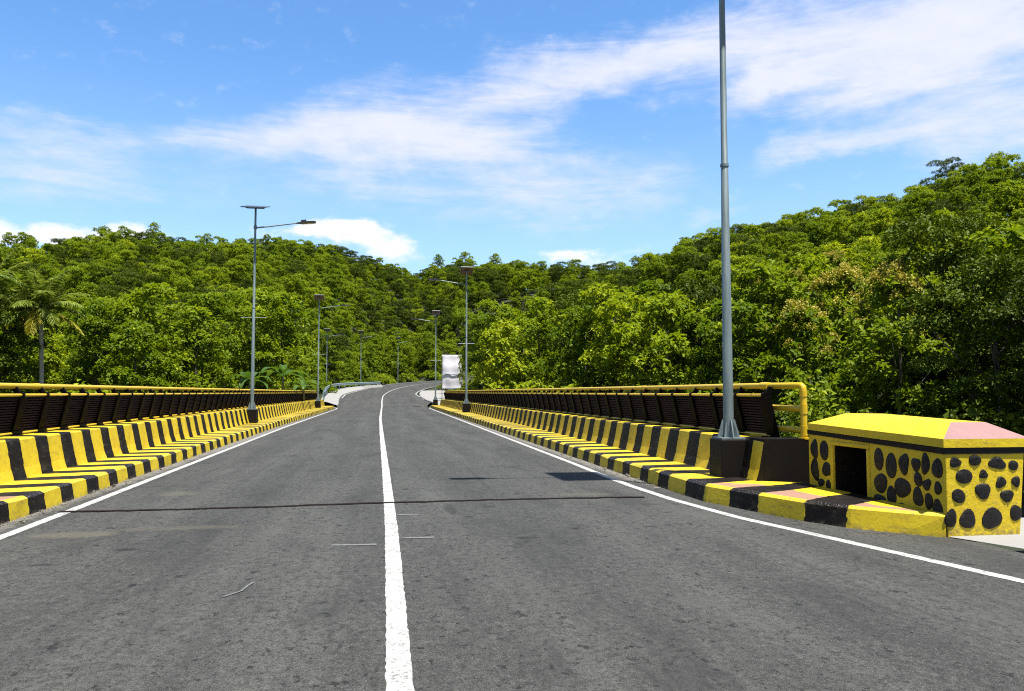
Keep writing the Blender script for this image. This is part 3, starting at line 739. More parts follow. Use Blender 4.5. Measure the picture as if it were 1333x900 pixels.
gx = np.r_[[-3000, -1500, -800, -500], np.arange(-360, 361, 5), [500, 800, 1500, 3000]]
gy = np.r_[[-3000, -1000, -400, -200, -100, -60], np.arange(-40, 401, 5), [480, 600, 900, 1500, 3500]]
GX, GY = np.meshgrid(gx, gy); GZ = terrain(GX, GY); GZ = np.where(np.hypot(GX, GY) > 700, -20, GZ)
mb = MB(); nx = len(gx)
mb.add(list(zip(GX.ravel(), GY.ravel(), GZ.ravel())), [(j*nx+i, j*nx+i+1, (j+1)*nx+i+1, (j+1)*nx+i) for j in range(len(gy)-1) for i in range(nx-1)])
struct(mb.build('ground', M['ground'], smooth=False)).data.polygons.foreach_set('use_smooth', [True] * ((len(gy)-1)*(nx-1)))

# ------------------------------------------------------------------ foliage
def unit(v): return v / (np.linalg.norm(v, axis=-1, keepdims=True) + 1e-9)
def leaves(P, D, N, L, W, fold=.18, droop=.25):
    """folded diamond leaves; P base, D direction, N up side"""
    S = unit(np.cross(D, N)); N = np.cross(S, D)
    L = L[:, None]; W = W[:, None]
    mid = P + D * L * .5
    a = P; b = mid + S * W * .5 + N * W * fold; c_ = P + D * L - N * L * droop; d = mid - S * W * .5 + N * W * fold
    V = np.stack([a, b, c_, d], 1).reshape(-1, 3); n = len(P)
    i = np.arange(n)[:, None] * 4
    Fc = np.concatenate([i + [0, 1, 2], i + [0, 2, 3]], 1).reshape(-1, 3)
    return V, Fc
def leafmesh(name, chunks, mats):
    """chunks: list of (V, F, tint per vertex-group of leaf, material index)"""
    Vs, Fs, Ts, Ms, o = [], [], [], [], 0
    for V, Fc, T, mi in chunks:
        Vs.append(V); Fs.append(Fc + o); Ts.append(np.repeat(T, len(Fc) // len(T))); Ms.append(np.full(len(Fc), mi)); o += len(V)
    V = np.concatenate(Vs); Fc = np.concatenate(Fs); T = np.concatenate(Ts); Mi = np.concatenate(Ms)
    me = bpy.data.meshes.new(name)
    me.vertices.add(len(V)); me.vertices.foreach_set('co', V.astype(np.float32).ravel())
    me.loops.add(Fc.size); me.loops.foreach_set('vertex_index', Fc.astype(np.int32).ravel())
    me.polygons.add(len(Fc)); me.polygons.foreach_set('loop_start', np.arange(0, Fc.size, 3, dtype=np.int32))
    try: me.polygons.foreach_set('loop_total', np.full(len(Fc), 3, dtype=np.int32))
    except Exception: pass
    me.polygons.foreach_set('material_index', Mi.astype(np.int32))
    for m in mats: me.materials.append(m)
    a = me.attributes.new('tint', 'FLOAT', 'FACE'); a.data.foreach_set('value', T.astype(np.float32))
    me.update(calc_edges=True); me.validate()
    return me
def rosettes(P, Dn, nleaf, L, W, up=.5, spread=1.0, droop=.3, jit=.12):
    """nleaf leaves radiating at each point P with axis Dn"""
    n = len(P); P = np.repeat(P, nleaf, 0); A = np.repeat(Dn, nleaf, 0)
    ph = rng.uniform(0, 2*np.pi, n*nleaf)
    ref = np.where(np.abs(A[:, 2:3]) > .9, np.array([[1., 0, 0]]), np.array([[0., 0, 1]]))
    U = unit(np.cross(A, ref)); V = np.cross(A, U)
    sp = rng.uniform(.35, 1.15, n*nleaf)[:, None] * spread
    D = unit(A * (1.05 - .55*sp) + (U*np.cos(ph)[:, None] + V*np.sin(ph)[:, None]) * sp + np.array([0, 0, -.12]))
    N = unit(A * .6 + np.array([0, 0, up]) + rng.normal(0, .25, D.shape))
    k = rng.uniform(.65, 1.25, n*nleaf)
    return leaves(P + rng.normal(0, jit, D.shape), D, N, L*k, W*k, droop=droop)
def lobes_tree(h, rad, nl, bottom, shape, flat=.75):
    """centres and radii of leaf masses through a crown; shape(f) gives relative radius at height fraction f"""
    C, Rr = [], []
    for i in range(nl):
        f = (i + rng.uniform(.2, .8)) / nl; a = i * 2.4 + rng.uniform(-.5, .5)
        d = rad * shape(f) * rng.uniform(.35, .85)
        C.append((math.cos(a)*d, math.sin(a)*d, h * (bottom + (.96 - bottom) * f)))
        q = rad * rng.uniform(.30, .50) * (.55 + .45*shape(f)); Rr.append((q, q, q*flat))
    C.append((0, 0, h * .93)); Rr.append((rad*.35, rad*.35, rad*.35*flat))
    return np.array(C), np.array(Rr)
def on_lobes(C, Rr, per, low=-.35):
    Ps, Ds = [], []
    for c_, r_ in zip(C, Rr):
        n = max(3, int(per * (r_[0]*r_[1])))
        d = unit(rng.normal(0, 1, (n*3, 3))); d = d[d[:, 2] > low][:n]
        k = rng.uniform(.72, 1.08, len(d))[:, None]
        Ps.append(c_ + d * r_ * k); Ds.append(unit(d / r_ * r_.mean() + np.array([0, 0, .35])))
    return np.concatenate(Ps), np.concatenate(Ds)
def trunk_mesh(h, r, C, nlimb=7, lean=.0):
    mb = MB(); top = h * .82
    pts = [(lean*f*f*h + .12*math.sin(5*f+lean*9), .12*math.cos(4*f)-.12, -1.2 + (top + 1.2)*f) for f in np.linspace(0, 1, 7)]
    mb.tube(pts, list(np.linspace(r, r*.28, 7)), 8)
    for k in range(min(nlimb, len(C))):
        c_ = C[(k * 2 + 1) % len(C)]; z = max(h*.22, c_[2] - np.hypot(c_[0], c_[1])*.9)
        z = min(z, top*.93); f = (z + 1.2) / (top + 1.2)
        a = Vector((lean*f*f*h + .12*math.sin(5*f+lean*9), .12*math.cos(4*f)-.12, z)); b = Vector(c_); m = (a + b)/2 + Vector((0, 0, -.12*(b-a).length))
        mb.tube([a, m, b], [r*.36*(1.1 - f*.6), r*.22, r*.08], 6)
    return mb
PROTO = {}
def proto(name, h, rad, nl, bottom, shape, per, nleaf, L, W, mat, flat=.75, r=.16, flowers=0, droop=.3, spread=1., nlimb=7, lean=0., low=-.12):
    C, Rr = lobes_tree(h, rad, nl, bottom, shape, flat)
    P, D = on_lobes(C, Rr, per, low)
    V, Fc = rosettes(P, D, nleaf, L, W, droop=droop, spread=spread)
    tw = np.repeat(rng.uniform(0, 1, len(P)), nleaf)
    T = np.clip(.55*tw + .45*rng.uniform(0, 1, len(P)*nleaf), 0, 1)
    ch = [(V, Fc, T, 0)]
    cm = leafmesh('crown', ch, [mat])
    tm = trunk_mesh(h, r, C, nlimb, lean)
    fm = None
    if flowers:
        k = np.argsort(-P[:, 2] + rng.normal(0, 1.2, len(P)) - .25*np.hypot(P[:, 0], P[:, 1]))[:flowers]
        FP = P[k] + D[k]*.12
        # each panicle: a cone of small flecks
        n = 60; Q = np.repeat(FP, n, 0); u = rng.uniform(0, 1, len(Q)); a = rng.uniform(0, 6.28, len(Q))
        rr_ = .42 * (1 - u*.7) * np.sqrt(rng.uniform(.15, 1, len(Q)))
        Q = Q + np.stack([np.cos(a)*rr_, np.sin(a)*rr_, u*.52 - .05], 1)
        dd = unit(rng.normal(0, 1, Q.shape) + np.array([0, 0, .4])); nn = unit(rng.normal(0, .6, Q.shape) + np.array([0, 0, 1.]))
        V2, F2 = leaves(Q, dd, nn, np.full(len(Q), .14), np.full(len(Q), .10))
        fm = leafmesh('flower_heads', [(V2, F2, rng.uniform(0, 1, len(Q)), 0)], [M['flower']])
    PROTO[name] = (cm, tm, fm, None)
    return name
egg = lambda f: math.sin(math.pi * min(1, .22 + .70*f)) ** .8
col_ = lambda f: .8 + .2*math.sin(math.pi*f)
umb = lambda f: .55 + .45*f
rnd = lambda f: math.sqrt(max(.05, 1 - (1.7*(f-.45))**2))
for i in range(3):
    proto('teak%d' % i, 9. + i*.7, 3.0 + .25*i, 15 + i, .16, egg, 18, 9, .41, .24, M['leaf_bright'], r=.15, lean=.02*i)
for i in range(2):
    proto('mid%d' % i, 9.5 + i, 3.3, 16, .18, rnd, 19, 9, .36, .20, M['leaf_mid'], r=.17)
for i in range(2):
    proto('bloom%d' % i, 9. + i, 3.0, 15, .12, egg, 21, 9, .35, .20, M['leaf_mid'], flowers=42 + 16*i)
for i in range(2):
    proto('dark%d' % i, 10. + i, 4.2, 17, .36, umb, 26, 12, .24, .13, M['leaf_dark'], flat=.42, r=.22, droop=.1, low=.0)
for i in range(3):
    proto('front%d' % i, 10. + i*.8, 3.1, 13, .40, umb, 25, 9, .33, .20, (M['leaf_bright'], M['leaf_mid'], M['leaf_mid'])[i], r=.14, flat=.6, lean=.02*(i-1), low=.0, nlimb=9)
proto('lime0', 8., 2.6, 13, .14, egg, 17, 9, .42, .24, M['leaf_lime'], r=.12)
for i in range(2):
    proto('slim%d' % i, 8.5, 2.2, 13, .3, col_, 17, 9, .40, .22, (M['leaf_bright'], M['leaf_mid'])[i], r=.10)
def shrub(name, h, rad, n, L, W, mat, nl=7):
    C = np.stack([rng.normal(0, rad*.45, nl), rng.normal(0, rad*.45, nl), rng.uniform(.25, .8, nl)*h], 1); Rr = np.full((nl, 3), rad*.5); Rr[:, 2] *= .7
    P, D = on_lobes(C, Rr, n, -.5); V, Fc = rosettes(P, D, 8, L, W)
    T = np.clip(.5*np.repeat(rng.uniform(0, 1, len(P)), 8) + .5*rng.uniform(0, 1, len(P)*8), 0, 1)
    mb = MB()
    for c_ in C[:5]: mb.tube([(0, 0, -.8), (c_[0]*.5, c_[1]*.5, c_[2]*.5), tuple(c_)], [.05, .035, .012], 5)
    PROTO[name] = (leafmesh('crown', [(V, Fc, T, 0)], [mat]), mb, None, None)
shrub('shrub0', 2.6, 1.6, 40, .30, .18, M['leaf_mid']); shrub('shrub1', 3.0, 1.8, 36, .34, .2, M['leaf_bright']); shrub('shrub2', 2.2, 1.5, 44, .26, .15, M['leaf_dark'])
FIRST = {}
TM = {}
def plant(kind, x, y, sc, rz, label, cat='tree', group=None, name='tree', z=None, sz=None):
    if z is None: z = float(terrain(x, y))
    cm, tm, fm, _ = PROTO[kind]
    key = kind
    root = empty(name, (x, y, z), rz); root.scale = (sc, sc, sz or sc)
    if key not in FIRST:
        a = tm.build('trunk' if name == 'tree' else 'stem', M['bark'], root, smooth=True); a.modifiers.clear()
        b = bpy.data.objects.new('crown' if name == 'tree' else 'foliage', cm); COL.objects.link(b); b.parent = root
        kids = [a, b]
        if fm:
            f_ = bpy.data.objects.new('flower_heads', fm); COL.objects.link(f_); f_.parent = root; kids.append(f_)
        FIRST[key] = kids
    else:
        for k in FIRST[key]:
            c_ = k.copy(); COL.objects.link(c_); c_.parent = root
    return tag(root, label, cat, group)
# ---- scatter of the wood
def px_of(x, y):
    p = np.array([x, y, 0.]); return CX + F * (p @ RT) / max(1e-3, p @ (FW * [1, 1, 0]))
def road_dist(x, y):
    if y < 79: return abs(x) - 5.5 if y > 4 else abs(x)
    return float(np.min(np.hypot(PC[:, 0]-x, PC[:, 1]-y))) 
pts = []; cell = {}
def ok(x, y, dmin):
    cx, cy = int(x // 6), int(y // 6)
    for i in (-1, 0, 1):
        for j in (-1, 0, 1):
            for (a, b) in cell.get((cx+i, cy+j), ()):
                if (a-x)**2 + (b-y)**2 < dmin*dmin: return False
    return True
def put(x, y): cell.setdefault((int(x // 6), int(y // 6)), []).append((x, y))
# hand-placed trees first
HERO = []
def hero(kind, px, dist, sc, label, name='tree', cat='tree', dz=None, sz=None, group=None, z=None):
    az = az_px(px); x, y = math.sin(az)*dist, math.cos(az)*dist; put(x, y)
    return plant(kind, x, y, sc, rng.uniform(0, 6.28), label, cat, group, name, z=z, sz=sz)
hero('dark0', 1300, 41, 1.05, 'dark spreading fine-leaved tree overhanging the pink end of the yellow pillar')
hero('dark1', 1420, 37, .85, 'dark spreading tree at the right edge of the picture')
hero('dark0', 1345, 58, .85, 'dark layered tree behind the tree above the pink pillar end')
hero('bloom0', 1040, 50, 1.0, 'teak tree with tan flower heads just right of the near lamp post')
hero('bloom1', 1165, 47, 1.05, 'teak tree thick with tan flower heads behind the yellow pillar')
hero('slim0', 600, 85, .17, 'slender sapling whose leaves hang across the top of the banner', z=.6, sz=.56)
hero('dark1', 1262, 50, 1.2, 'dark spreading tree behind the near end of the pillar cap')
hero('lime0', 652, 77, 1.05, 'yellow-green tree growing close beside the white banner')
tries = 0
while tries < 140000:
    tries += 1
    px = rng.uniform(-230, 1600); az = az_px(px)
    r0 = np.interp(az, T_AZ, T_R0); rr = np.interp(az, R_AZ, R_R) + 14
    r = math.sqrt(rng.uniform(r0*r0, rr*rr)); x, y = math.sin(az)*r, math.cos(az)*r
    if road_dist(x, y) < 9.5 or y < 10: continue
    if (0 < px < 108 and r < 80) or (300 < px < 412 and r < 70) or (550 < px < 627 and r < 135): continue
    t_ = (r - r0) / (rr - r0); d = (3.9 if t_ < .10 else 2.9 + (r - 40) * .0012)
    if not ok(x, y, d): continue
    put(x, y); pts.append((r, px, x, y, t_))
pts.sort()
print('wood trees', len(pts))
def pick(px, t, r):
    u = rng.uniform()
    if px > 1190 and r < 58: return 'dark%d' % rng.integers(2) if u < .6 else 'front%d' % rng.integers(3)
    if 960 < px < 1230 and r < 80: return 'bloom%d' % rng.integers(2) if u < .5 else 'front%d' % rng.integers(3)
    if t < .10: return 'front%d' % rng.integers(3) if u < .72 else ('mid%d' % rng.integers(2) if u < .85 else 'dark%d' % rng.integers(2))
    if px > 800: return 'teak%d' % rng.integers(3) if u < .6 else ('bloom%d' % rng.integers(2) if u < .70 else 'mid%d' % rng.integers(2))
    return 'teak%d' % rng.integers(3) if u < .66 else ('slim%d' % rng.integers(2) if u < .76 else 'mid%d' % rng.integers(2))
KIND = {'front': 'tall bare-stemmed', 'teak': 'bright green broad-leaved', 'mid': 'mid green rounded', 'bloom': 'tan-flowering', 'dark': 'dark fine-leaved spreading', 'slim': 'slim tall', 'lime': 'yellow-green'}
far = []; nind = 0
for (r, px, x, y, t_) in pts:
    k = pick(px, t_, r); sc = rng.uniform(.85, 1.12) if t_ < .10 else rng.uniform(.50, .80) * (1. if k[0] != 'd' else .85)
    inframe = -30 < px < 1360
    if inframe and nind < 262:
        nind += 1; kk = k.rstrip('0123456789')
        zone = 'beyond the left railing' if px < 440 else ('around the bend past the bridge' if px < 600 else 'beyond the right railing')
        row = 'low edge' if t_ < .10 else 'hillside'
        plant(k, x, y, sc, rng.uniform(0, 6.28), f'{KIND[kk]} tree on the {row} {zone}', 'tree', f'{KIND[kk]} trees on the {row} {zone}')
    else: far.append((k, x, y, sc))
# ---- the rest of the wood as one object
def scatter(name, items, kinds):
    me = bpy.data.meshes.new(name); me.vertices.add(len(items))
    me.vertices.foreach_set('co', np.array([(x, y, float(terrain(x, y))) for _, x, y, _ in items], np.float32).ravel())
    def attr(n, ty, vals, key='value'):
        a = me.attributes.new(n, ty, 'POINT'); a.data.foreach_set(key, np.array(vals).ravel())
    attr('kind', 'INT', [kinds.index(k) for k, *_ in items])
    attr('size', 'FLOAT', np.array([s for *_, s in items], np.float32))
    attr('turn', 'FLOAT_VECTOR', np.array([(0, 0, rng.uniform(0, 6.28)) for _ in items], np.float32), 'vector')
    o = bpy.data.objects.new(name, me); COL.objects.link(o)
    g = bpy.data.node_groups.new(name + '_scatter', 'GeometryNodeTree')
    g.interface.new_socket('Geometry', in_out='INPUT', socket_type='NodeSocketGeometry'); g.interface.new_socket('Geometry', in_out='OUTPUT', socket_type='NodeSocketGeometry')
    gi, go = g.nodes.new('NodeGroupInput'), g.nodes.new('NodeGroupOutput')
    iop = g.nodes.new('GeometryNodeInstanceOnPoints'); jn = g.nodes.new('GeometryNodeJoinGeometry')
    for k in reversed(kinds):       # join order: last linked comes first
        pass
    for k in kinds:
        oi = g.nodes.new('GeometryNodeObjectInfo'); oi.inputs['Object'].default_value = FIRST[k][1]; oi.inputs['As Instance'].default_value = True
        g.links.new(oi.outputs['Geometry'], jn.inputs[0])
    def na(n, ty):
        q = g.nodes.new('GeometryNodeInputNamedAttribute'); q.data_type = ty; q.inputs['Name'].default_value = n; return q.outputs['Attribute']
    g.links.new(gi.outputs[0], iop.inputs['Points']); g.links.new(jn.outputs[0], iop.inputs['Instance'])
    iop.inputs['Pick Instance'].default_value = True
    g.links.new(na('kind', 'INT'), iop.inputs['Instance Index']); g.links.new(na('turn', 'FLOAT_VECTOR'), iop.inputs['Rotation']); g.links.new(na('size', 'FLOAT'), iop.inputs['Scale'])
    g.links.new(iop.outputs[0], go.inputs[0])
    md = o.modifiers.new('scatter', 'NODES'); md.node_group = g
    return o
kinds = sorted(set(k for k, *_ in far))
for k in kinds:
    if k not in FIRST: raise RuntimeError(k)
tag(scatter('distant_wood', far, kinds), 'dense wood of small distant crowns covering the upper hillsides', 'wood', kind='stuff')

# ---- palms, bananas, shrubs
def palm(x, y, hz, label, fl=3.6, n=22):
    z = float(terrain(x, y)); root = empty('palm_tree', (x, y, z)); tag(root, label, 'palm'); H = hz - z
    mb = MB(); mb.tube([(.5*math.sin(2.2*f)*(1-f) , .1*f, -.8 + (H+.8)*f) for f in np.linspace(0, 1, 9)], list(np.linspace(.17, .11, 9)), 9)
    mb.build('trunk', M['palmbark'], root, smooth=True)
    mb = MB()
    for k in range(7):
        a = k*.9; c_ = Vector((.22*math.cos(a), .22*math.sin(a), H - .18)); rings = []
        mb.tube([c_ + Vector((0, 0, -.13)), c_ + Vector((0, 0, -.08)), c_, c_ + Vector((0, 0, .08)), c_ + Vector((0, 0, .12))], [.02, .08, .10, .07, .01], 8)
    mb.build('coconuts', painted('coconut_husk', (.10, .09, .03)), root, smooth=True)
    for i in range(n):
        a = i * 2.399 + rng.uniform(-.2, .2); e = 1.45 - 1.95 * (i / n) + rng.uniform(-.1, .1); L = fl * rng.uniform(.85, 1.1)
        dx, dy = math.cos(a), math.sin(a); m = 26; pts_ = []; p = np.array([0, 0, H]); ang = e
        for k in range(m + 1):
            pts_.append(p.copy()); ang -= (.016 + .040 * k / m) * (1.0 if e > 0 else .8)
            ang = max(ang, -1.45)
            p = p + np.array([dx*math.cos(ang), dy*math.cos(ang), math.sin(ang)]) * L / m
        P = np.array(pts_); T = np.gradient(P, axis=0); T = unit(T); sd = unit(np.cross(T, [0, 0, 1.])); nn = np.cross(sd, T)
        B, D, Ls = [], [], []
        for k in range(3, m):
            for q in (0, .5):
                f = (k + q) / m; l = .85 * math.sin(math.pi * min(.97, .12 + .83*f)) ** .7 * L / 3.6
                b = P[k] + (P[min(k+1, m)] - P[k]) * q
                for s in (-1, 1):
                    B.append(b); D.append(unit(sd[k]*s*.8 + T[k]*.55 + nn[k]*rng.uniform(-.15, .3) + np.array([0, 0, -.30]))); Ls.append(l * rng.uniform(.85, 1.1))
        B, D, Ls = np.array(B), np.array(D), np.array(Ls)
        N = unit(np.tile([0, 0, 1.], (len(B), 1)) + rng.normal(0, .2, B.shape))
        V, Fc = leaves(B, D, N, Ls, np.full(len(B), .075), fold=.1, droop=.22)
        rt = MB(); rt.tube([tuple(q) for q in P[::2]], list(np.linspace(.04, .008, len(P[::2]))), 5)
        # rachis triangles
        RV = np.array(rt.v); RF = []
        for f_ in rt.f:
            for j in range(1, len(f_) - 1): RF.append((f_[0], f_[j], f_[j+1]))
        mat = M['leaf_dry'] if (e < -.25 and i % 2) else M['leaf_palm']
        me = leafmesh('frond', [(V, Fc, rng.uniform(0, 1, len(B)), 0), (RV, np.array(RF), np.full(len(RF), .95), 0)], [mat])
        o = bpy.data.objects.new('frond', me); COL.objects.link(o); o.parent = root
        if mat is M['leaf_dry']: o['label'] = 'drooping yellowed frond'
    return root
px_, py_, pz_ = on_y(52, 400, 54); palm(px_, py_, pz_, 'coconut palm with a slim pale trunk standing at the left edge of the wood', 3.35, 24)
px_, py_, pz_ = on_y(-14, 390, 56); palm(px_, py_, pz_, 'coconut palm mostly cut off by the left picture edge', 3.9)
px_, py_, pz_ = on_y(255, 455, 92); palm(px_, py_, pz_, 'small coconut palm half buried in the trees left of the lamp', 3.0, 14)
def banana(px, dist, py, sc, label):
    az = az_px(px); x, y = math.sin(az)*dist, math.cos(az)*dist; z = float(terrain(x, y)); top = on_y(px, py, y)[2]
    root = empty('banana_plant', (x, y, z)); tag(root, label, 'banana plant', 'banana plants below the hillside'); H = max(1.5, (top - z) - 1.6*sc)
    mb = MB(); mb.tube([(0, 0, -.6), (.03, 0, H*.5), (0, .03, H)], [.16, .13, .08], 8); mb.build('stem', painted('banana_stem', (.16, .17, .06)), root, smooth=True)
    for i in range(8):
        a = i*2.4 + rng.uniform(-.3, .3); e = rng.uniform(.5, 1.35); L = rng.uniform(1.7, 2.4)*sc; m = 10; ang = e; p = np.array([0, 0, H]); P = []
        for k in range(m+1):
            P.append(p.copy()); ang -= .13*(1 + k/m); p = p + np.array([math.cos(a)*math.cos(ang), math.sin(a)*math.cos(ang), math.sin(ang)])*L/m
        P = np.array(P); T = unit(np.gradient(P, axis=0)); sd = unit(np.cross(T, [0, 0, 1.])); rows = []; up = np.cross(sd, T)
        for k in range(m+1):
            w_ = .30*sc*math.sin(math.pi*min(.98, .06 + .9*k/m))**.6*(1 if k > 1 else .15) * rng.uniform(.85, 1.1)
            rows.append([P[k] - sd[k]*w_ + up[k]*w_*.35, P[k], P[k] + sd[k]*w_ + up[k]*w_*.35])
        V = np.array(rows).reshape(-1, 3); Fc = []
        for k in range(m):
            for j in range(2):
                q = k*3+j; Fc += [(q, q+1, q+4), (q, q+4, q+3)]
        me = leafmesh('leaf', [(V, np.array(Fc), rng.uniform(.2, .8, 1).repeat(len(Fc)), 0)], [M['leaf_banana']])
        o = bpy.data.objects.new('leaf', me); COL.objects.link(o); o.parent = root
banana(369, 57, 462, .95, 'tallest banana plant right of the tall left lamp post')
banana(326, 55, 474, .8, 'banana plant directly behind the tall left lamp post')
banana(396, 62, 486, .7, 'small banana plant behind the left railing between two lamps')
hero('shrub1', 127, 47, 1.0, 'pale green shrub showing above the near left railing', 'shrub', 'shrub', sz=1.0, z=-1.0)
hero('shrub1', 690, 60, 1.25, 'bright green shrub on the bank just right of the banner tree', 'shrub', 'shrub', z=-1.2)
hero('shrub1', 745, 56, 1.2, 'bright shrub below the patch of red soil beyond the right railing', 'shrub', 'shrub', z=-1.4)
hero('shrub0', 905, 44, 1.2, 'mid green shrub behind the railing just left of the near lamp post', 'shrub', 'shrub', z=-1.5)
hero('shrub2', 1000, 40, 1.1, 'dark green shrub behind the railing just right of the near lamp post', 'shrub', 'shrub', z=-1.8)
hero('shrub2', 1130, 37, 1.1, 'dark leafy shrub directly behind the yellow pillar', 'shrub', 'shrub', z=-1.9)
hero('shrub2', 1262, 43, 1.3, 'dark shrub in deep shade behind the pillar cap', 'shrub', 'shrub', z=-2)
hero('shrub2', 1318, 40, 1.4, 'dark shrub in deep shade above the pink cap end', 'shrub', 'shrub', z=-2)
hero('dark1', 1375, 47, 1.1, 'dark tree behind the right end of the pillar', z=-4.5)
hero('dark0', 1230, 56, .9, 'dark tree filling the shade beside the tan-flowering teak', z=-4.)
# dry twiggy bush
az = az_px(830); x, y = math.sin(az)*50, math.cos(az)*50; z = float(terrain(x, y))
root = empty('dry_bush', (x, y, z)); tag(root, 'tan dry twiggy bush behind the middle of the right railing', 'bush')
mb = MB()
for i in range(240):
    a = rng.uniform(0, 6.28); sp = rng.uniform(.2, 1.5); hh = rng.uniform(1.8, 4.6)
    mb.tube([(rng.normal(0, .3), rng.normal(0, .3), -.3), (math.cos(a)*sp*.6, math.sin(a)*sp*.6, hh*.5), (math.cos(a)*sp*1.2, math.sin(a)*sp*1.2, hh)], [.014, .011, .006], 3, caps=False)
o = mb.build('twigs', painted('dry_twigs', (.13, .095, .05)), root)
# creeper on the pillar side of the railing end post
def creeper(label, x0, y0, z0, z1, n, spread):
    P = np.stack([x0 + rng.normal(0, spread, n), y0 + rng.normal(0, spread*1.4, n), rng.uniform(z0, z1, n)], 1)
    D = unit(rng.normal(0, 1, (n, 3)) + [0, -.3, .1]); V, Fc = rosettes(P, D, 5, .11, .055)
    root = empty('climbing_plant', (0, 0, 0)); tag(root, label, 'creeper')
    me = leafmesh('foliage', [(V, Fc, rng.uniform(0, 1, n*5), 0)], [M['leaf_mid']]); o = bpy.data.objects.new('foliage', me); COL.objects.link(o); o.parent = root
    mb = MB(); mb.tube([(x0 + .1*math.sin(k*.9), y0 + .1*math.cos(k*1.3), z0 - .6 + (z1 - z0 + .6)*k/9) for k in range(10)], list(np.linspace(.02, .006, 10)), 5); mb.build('vine', M['bark'], root)
creeper('loose green creeper hanging behind the yellow railing end post', 6.45, 11.6, .55, 1.75, 130, .14)
# undergrowth: bushes carpeting the banks
und = []
for _ in range(5000):
    px = rng.uniform(-230, 1600); az = az_px(px); r0 = np.interp(az, T_AZ, T_R0)
    r = rng.uniform(r0 - 14, r0 + 14); x, y = math.sin(az)*r, math.cos(az)*r
    if road_dist(x, y) < 7.5 or y < 14 or (abs(x) < 9 and y < 82): continue
    if not ok(x + 1000, y, 3.2): continue
    put(x + 1000, y); px < 1205 and und.append((('shrub2', 'shrub2', 'shrub0', 'shrub2', 'shrub1')[rng.integers(5)], x, y, rng.uniform(.5, 1.0)))
tag(scatter('undergrowth', und, ['shrub0', 'shrub1', 'shrub2']), 'tangled green undergrowth along the foot of the wood', 'undergrowth', kind='stuff')
print('undergrowth', len(und), 'individuals', nind, 'far', len(far))
# lone trees on the skyline
def skyline(kind, px, py, sc, label, dr=2):
    az = az_px(px); r = float(np.interp(az, R_AZ, R_R)) + dr; x, y = math.sin(az)*r, math.cos(az)*r
    h = {'dark0': 10., 'dark1': 11., 'mid0': 9.5, 'mid1': 10.5}[kind]*sc; top = on_y(px, py, y)[2]
    plant(kind, x, y, sc, rng.uniform(0, 6), label, 'tree', None, 'tree', z=top - h)
skyline('dark1', 1241, 209, .62, 'lone umbrella-shaped tree standing above the right skyline')
skyline('mid0', 1313, 202, 1.0, 'dark tree on the highest point of the right skyline')
skyline('mid0', 128, 297, .95, 'dark domed tree rising above the left skyline')
skyline('mid0', 197, 291, .55, 'thin small tree poking above the left skyline')
skyline('mid1', 6, 303, .5, 'dark tree at the far left end of the skyline')
skyline('mid1', 35, 307, .5, 'small round tree near the left end of the skyline')
skyline('mid1', 570, 332, .8, 'dark tree on the skyline at the dip between the hills')
skyline('mid0', 606, 329, .9, 'taller rounded tree on the skyline above the mid right lamp')
skyline('mid1', 645, 331, .9, 'broad dark tree on the skyline right of the mid right lamp')
# red soil scar on the bank
# ------------------------------------------------------------------ sky
world = bpy.data.worlds.new('World'); scn.world = world; world.use_nodes = True
wt = world.node_tree; wn = wt.nodes; bg = wn['Background']
SUN = Vector((1.68, -2.55, 9.25)).normalized()
sky = wn.new('ShaderNodeTexSky'); sky.sky_type = 'NISHITA'; sky.sun_disc = False
sky.sun_elevation = math.asin(SUN.z); sky.sun_rotation = math.atan2(SUN.x, SUN.y)
sky.air_density = 1.0; sky.dust_density = .6; sky.ozone_density = 3.0; sky.altitude = 100
class WN(NT):
    def __init__(s): s.t = wt; s.n = wn
w = WN()
tc = w.node('ShaderNodeTexCoord'); sp = w.node('ShaderNodeSeparateXYZ'); w.link(tc.outputs['Generated'], sp.inputs[0])
AZ = w.math('ARCTAN2', sp.outputs[0], sp.outputs[1]); EL = w.math('ARCSINE', sp.outputs[2])
cv = w.node('ShaderNodeCombineXYZ'); w.link(AZ, cv.inputs[0]); w.link(EL, cv.inputs[1])
uv = cv.outputs[0]
def mapped(v, scale, rot=0., loc=(0, 0, 0)):
    m = w.node('ShaderNodeMapping'); w.link(v, m.inputs[0]); m.inputs['Scale'].default_value = scale; m.inputs['Rotation'].default_value = (0, 0, rot); m.inputs['Location'].default_value = loc
    return m.outputs[0]
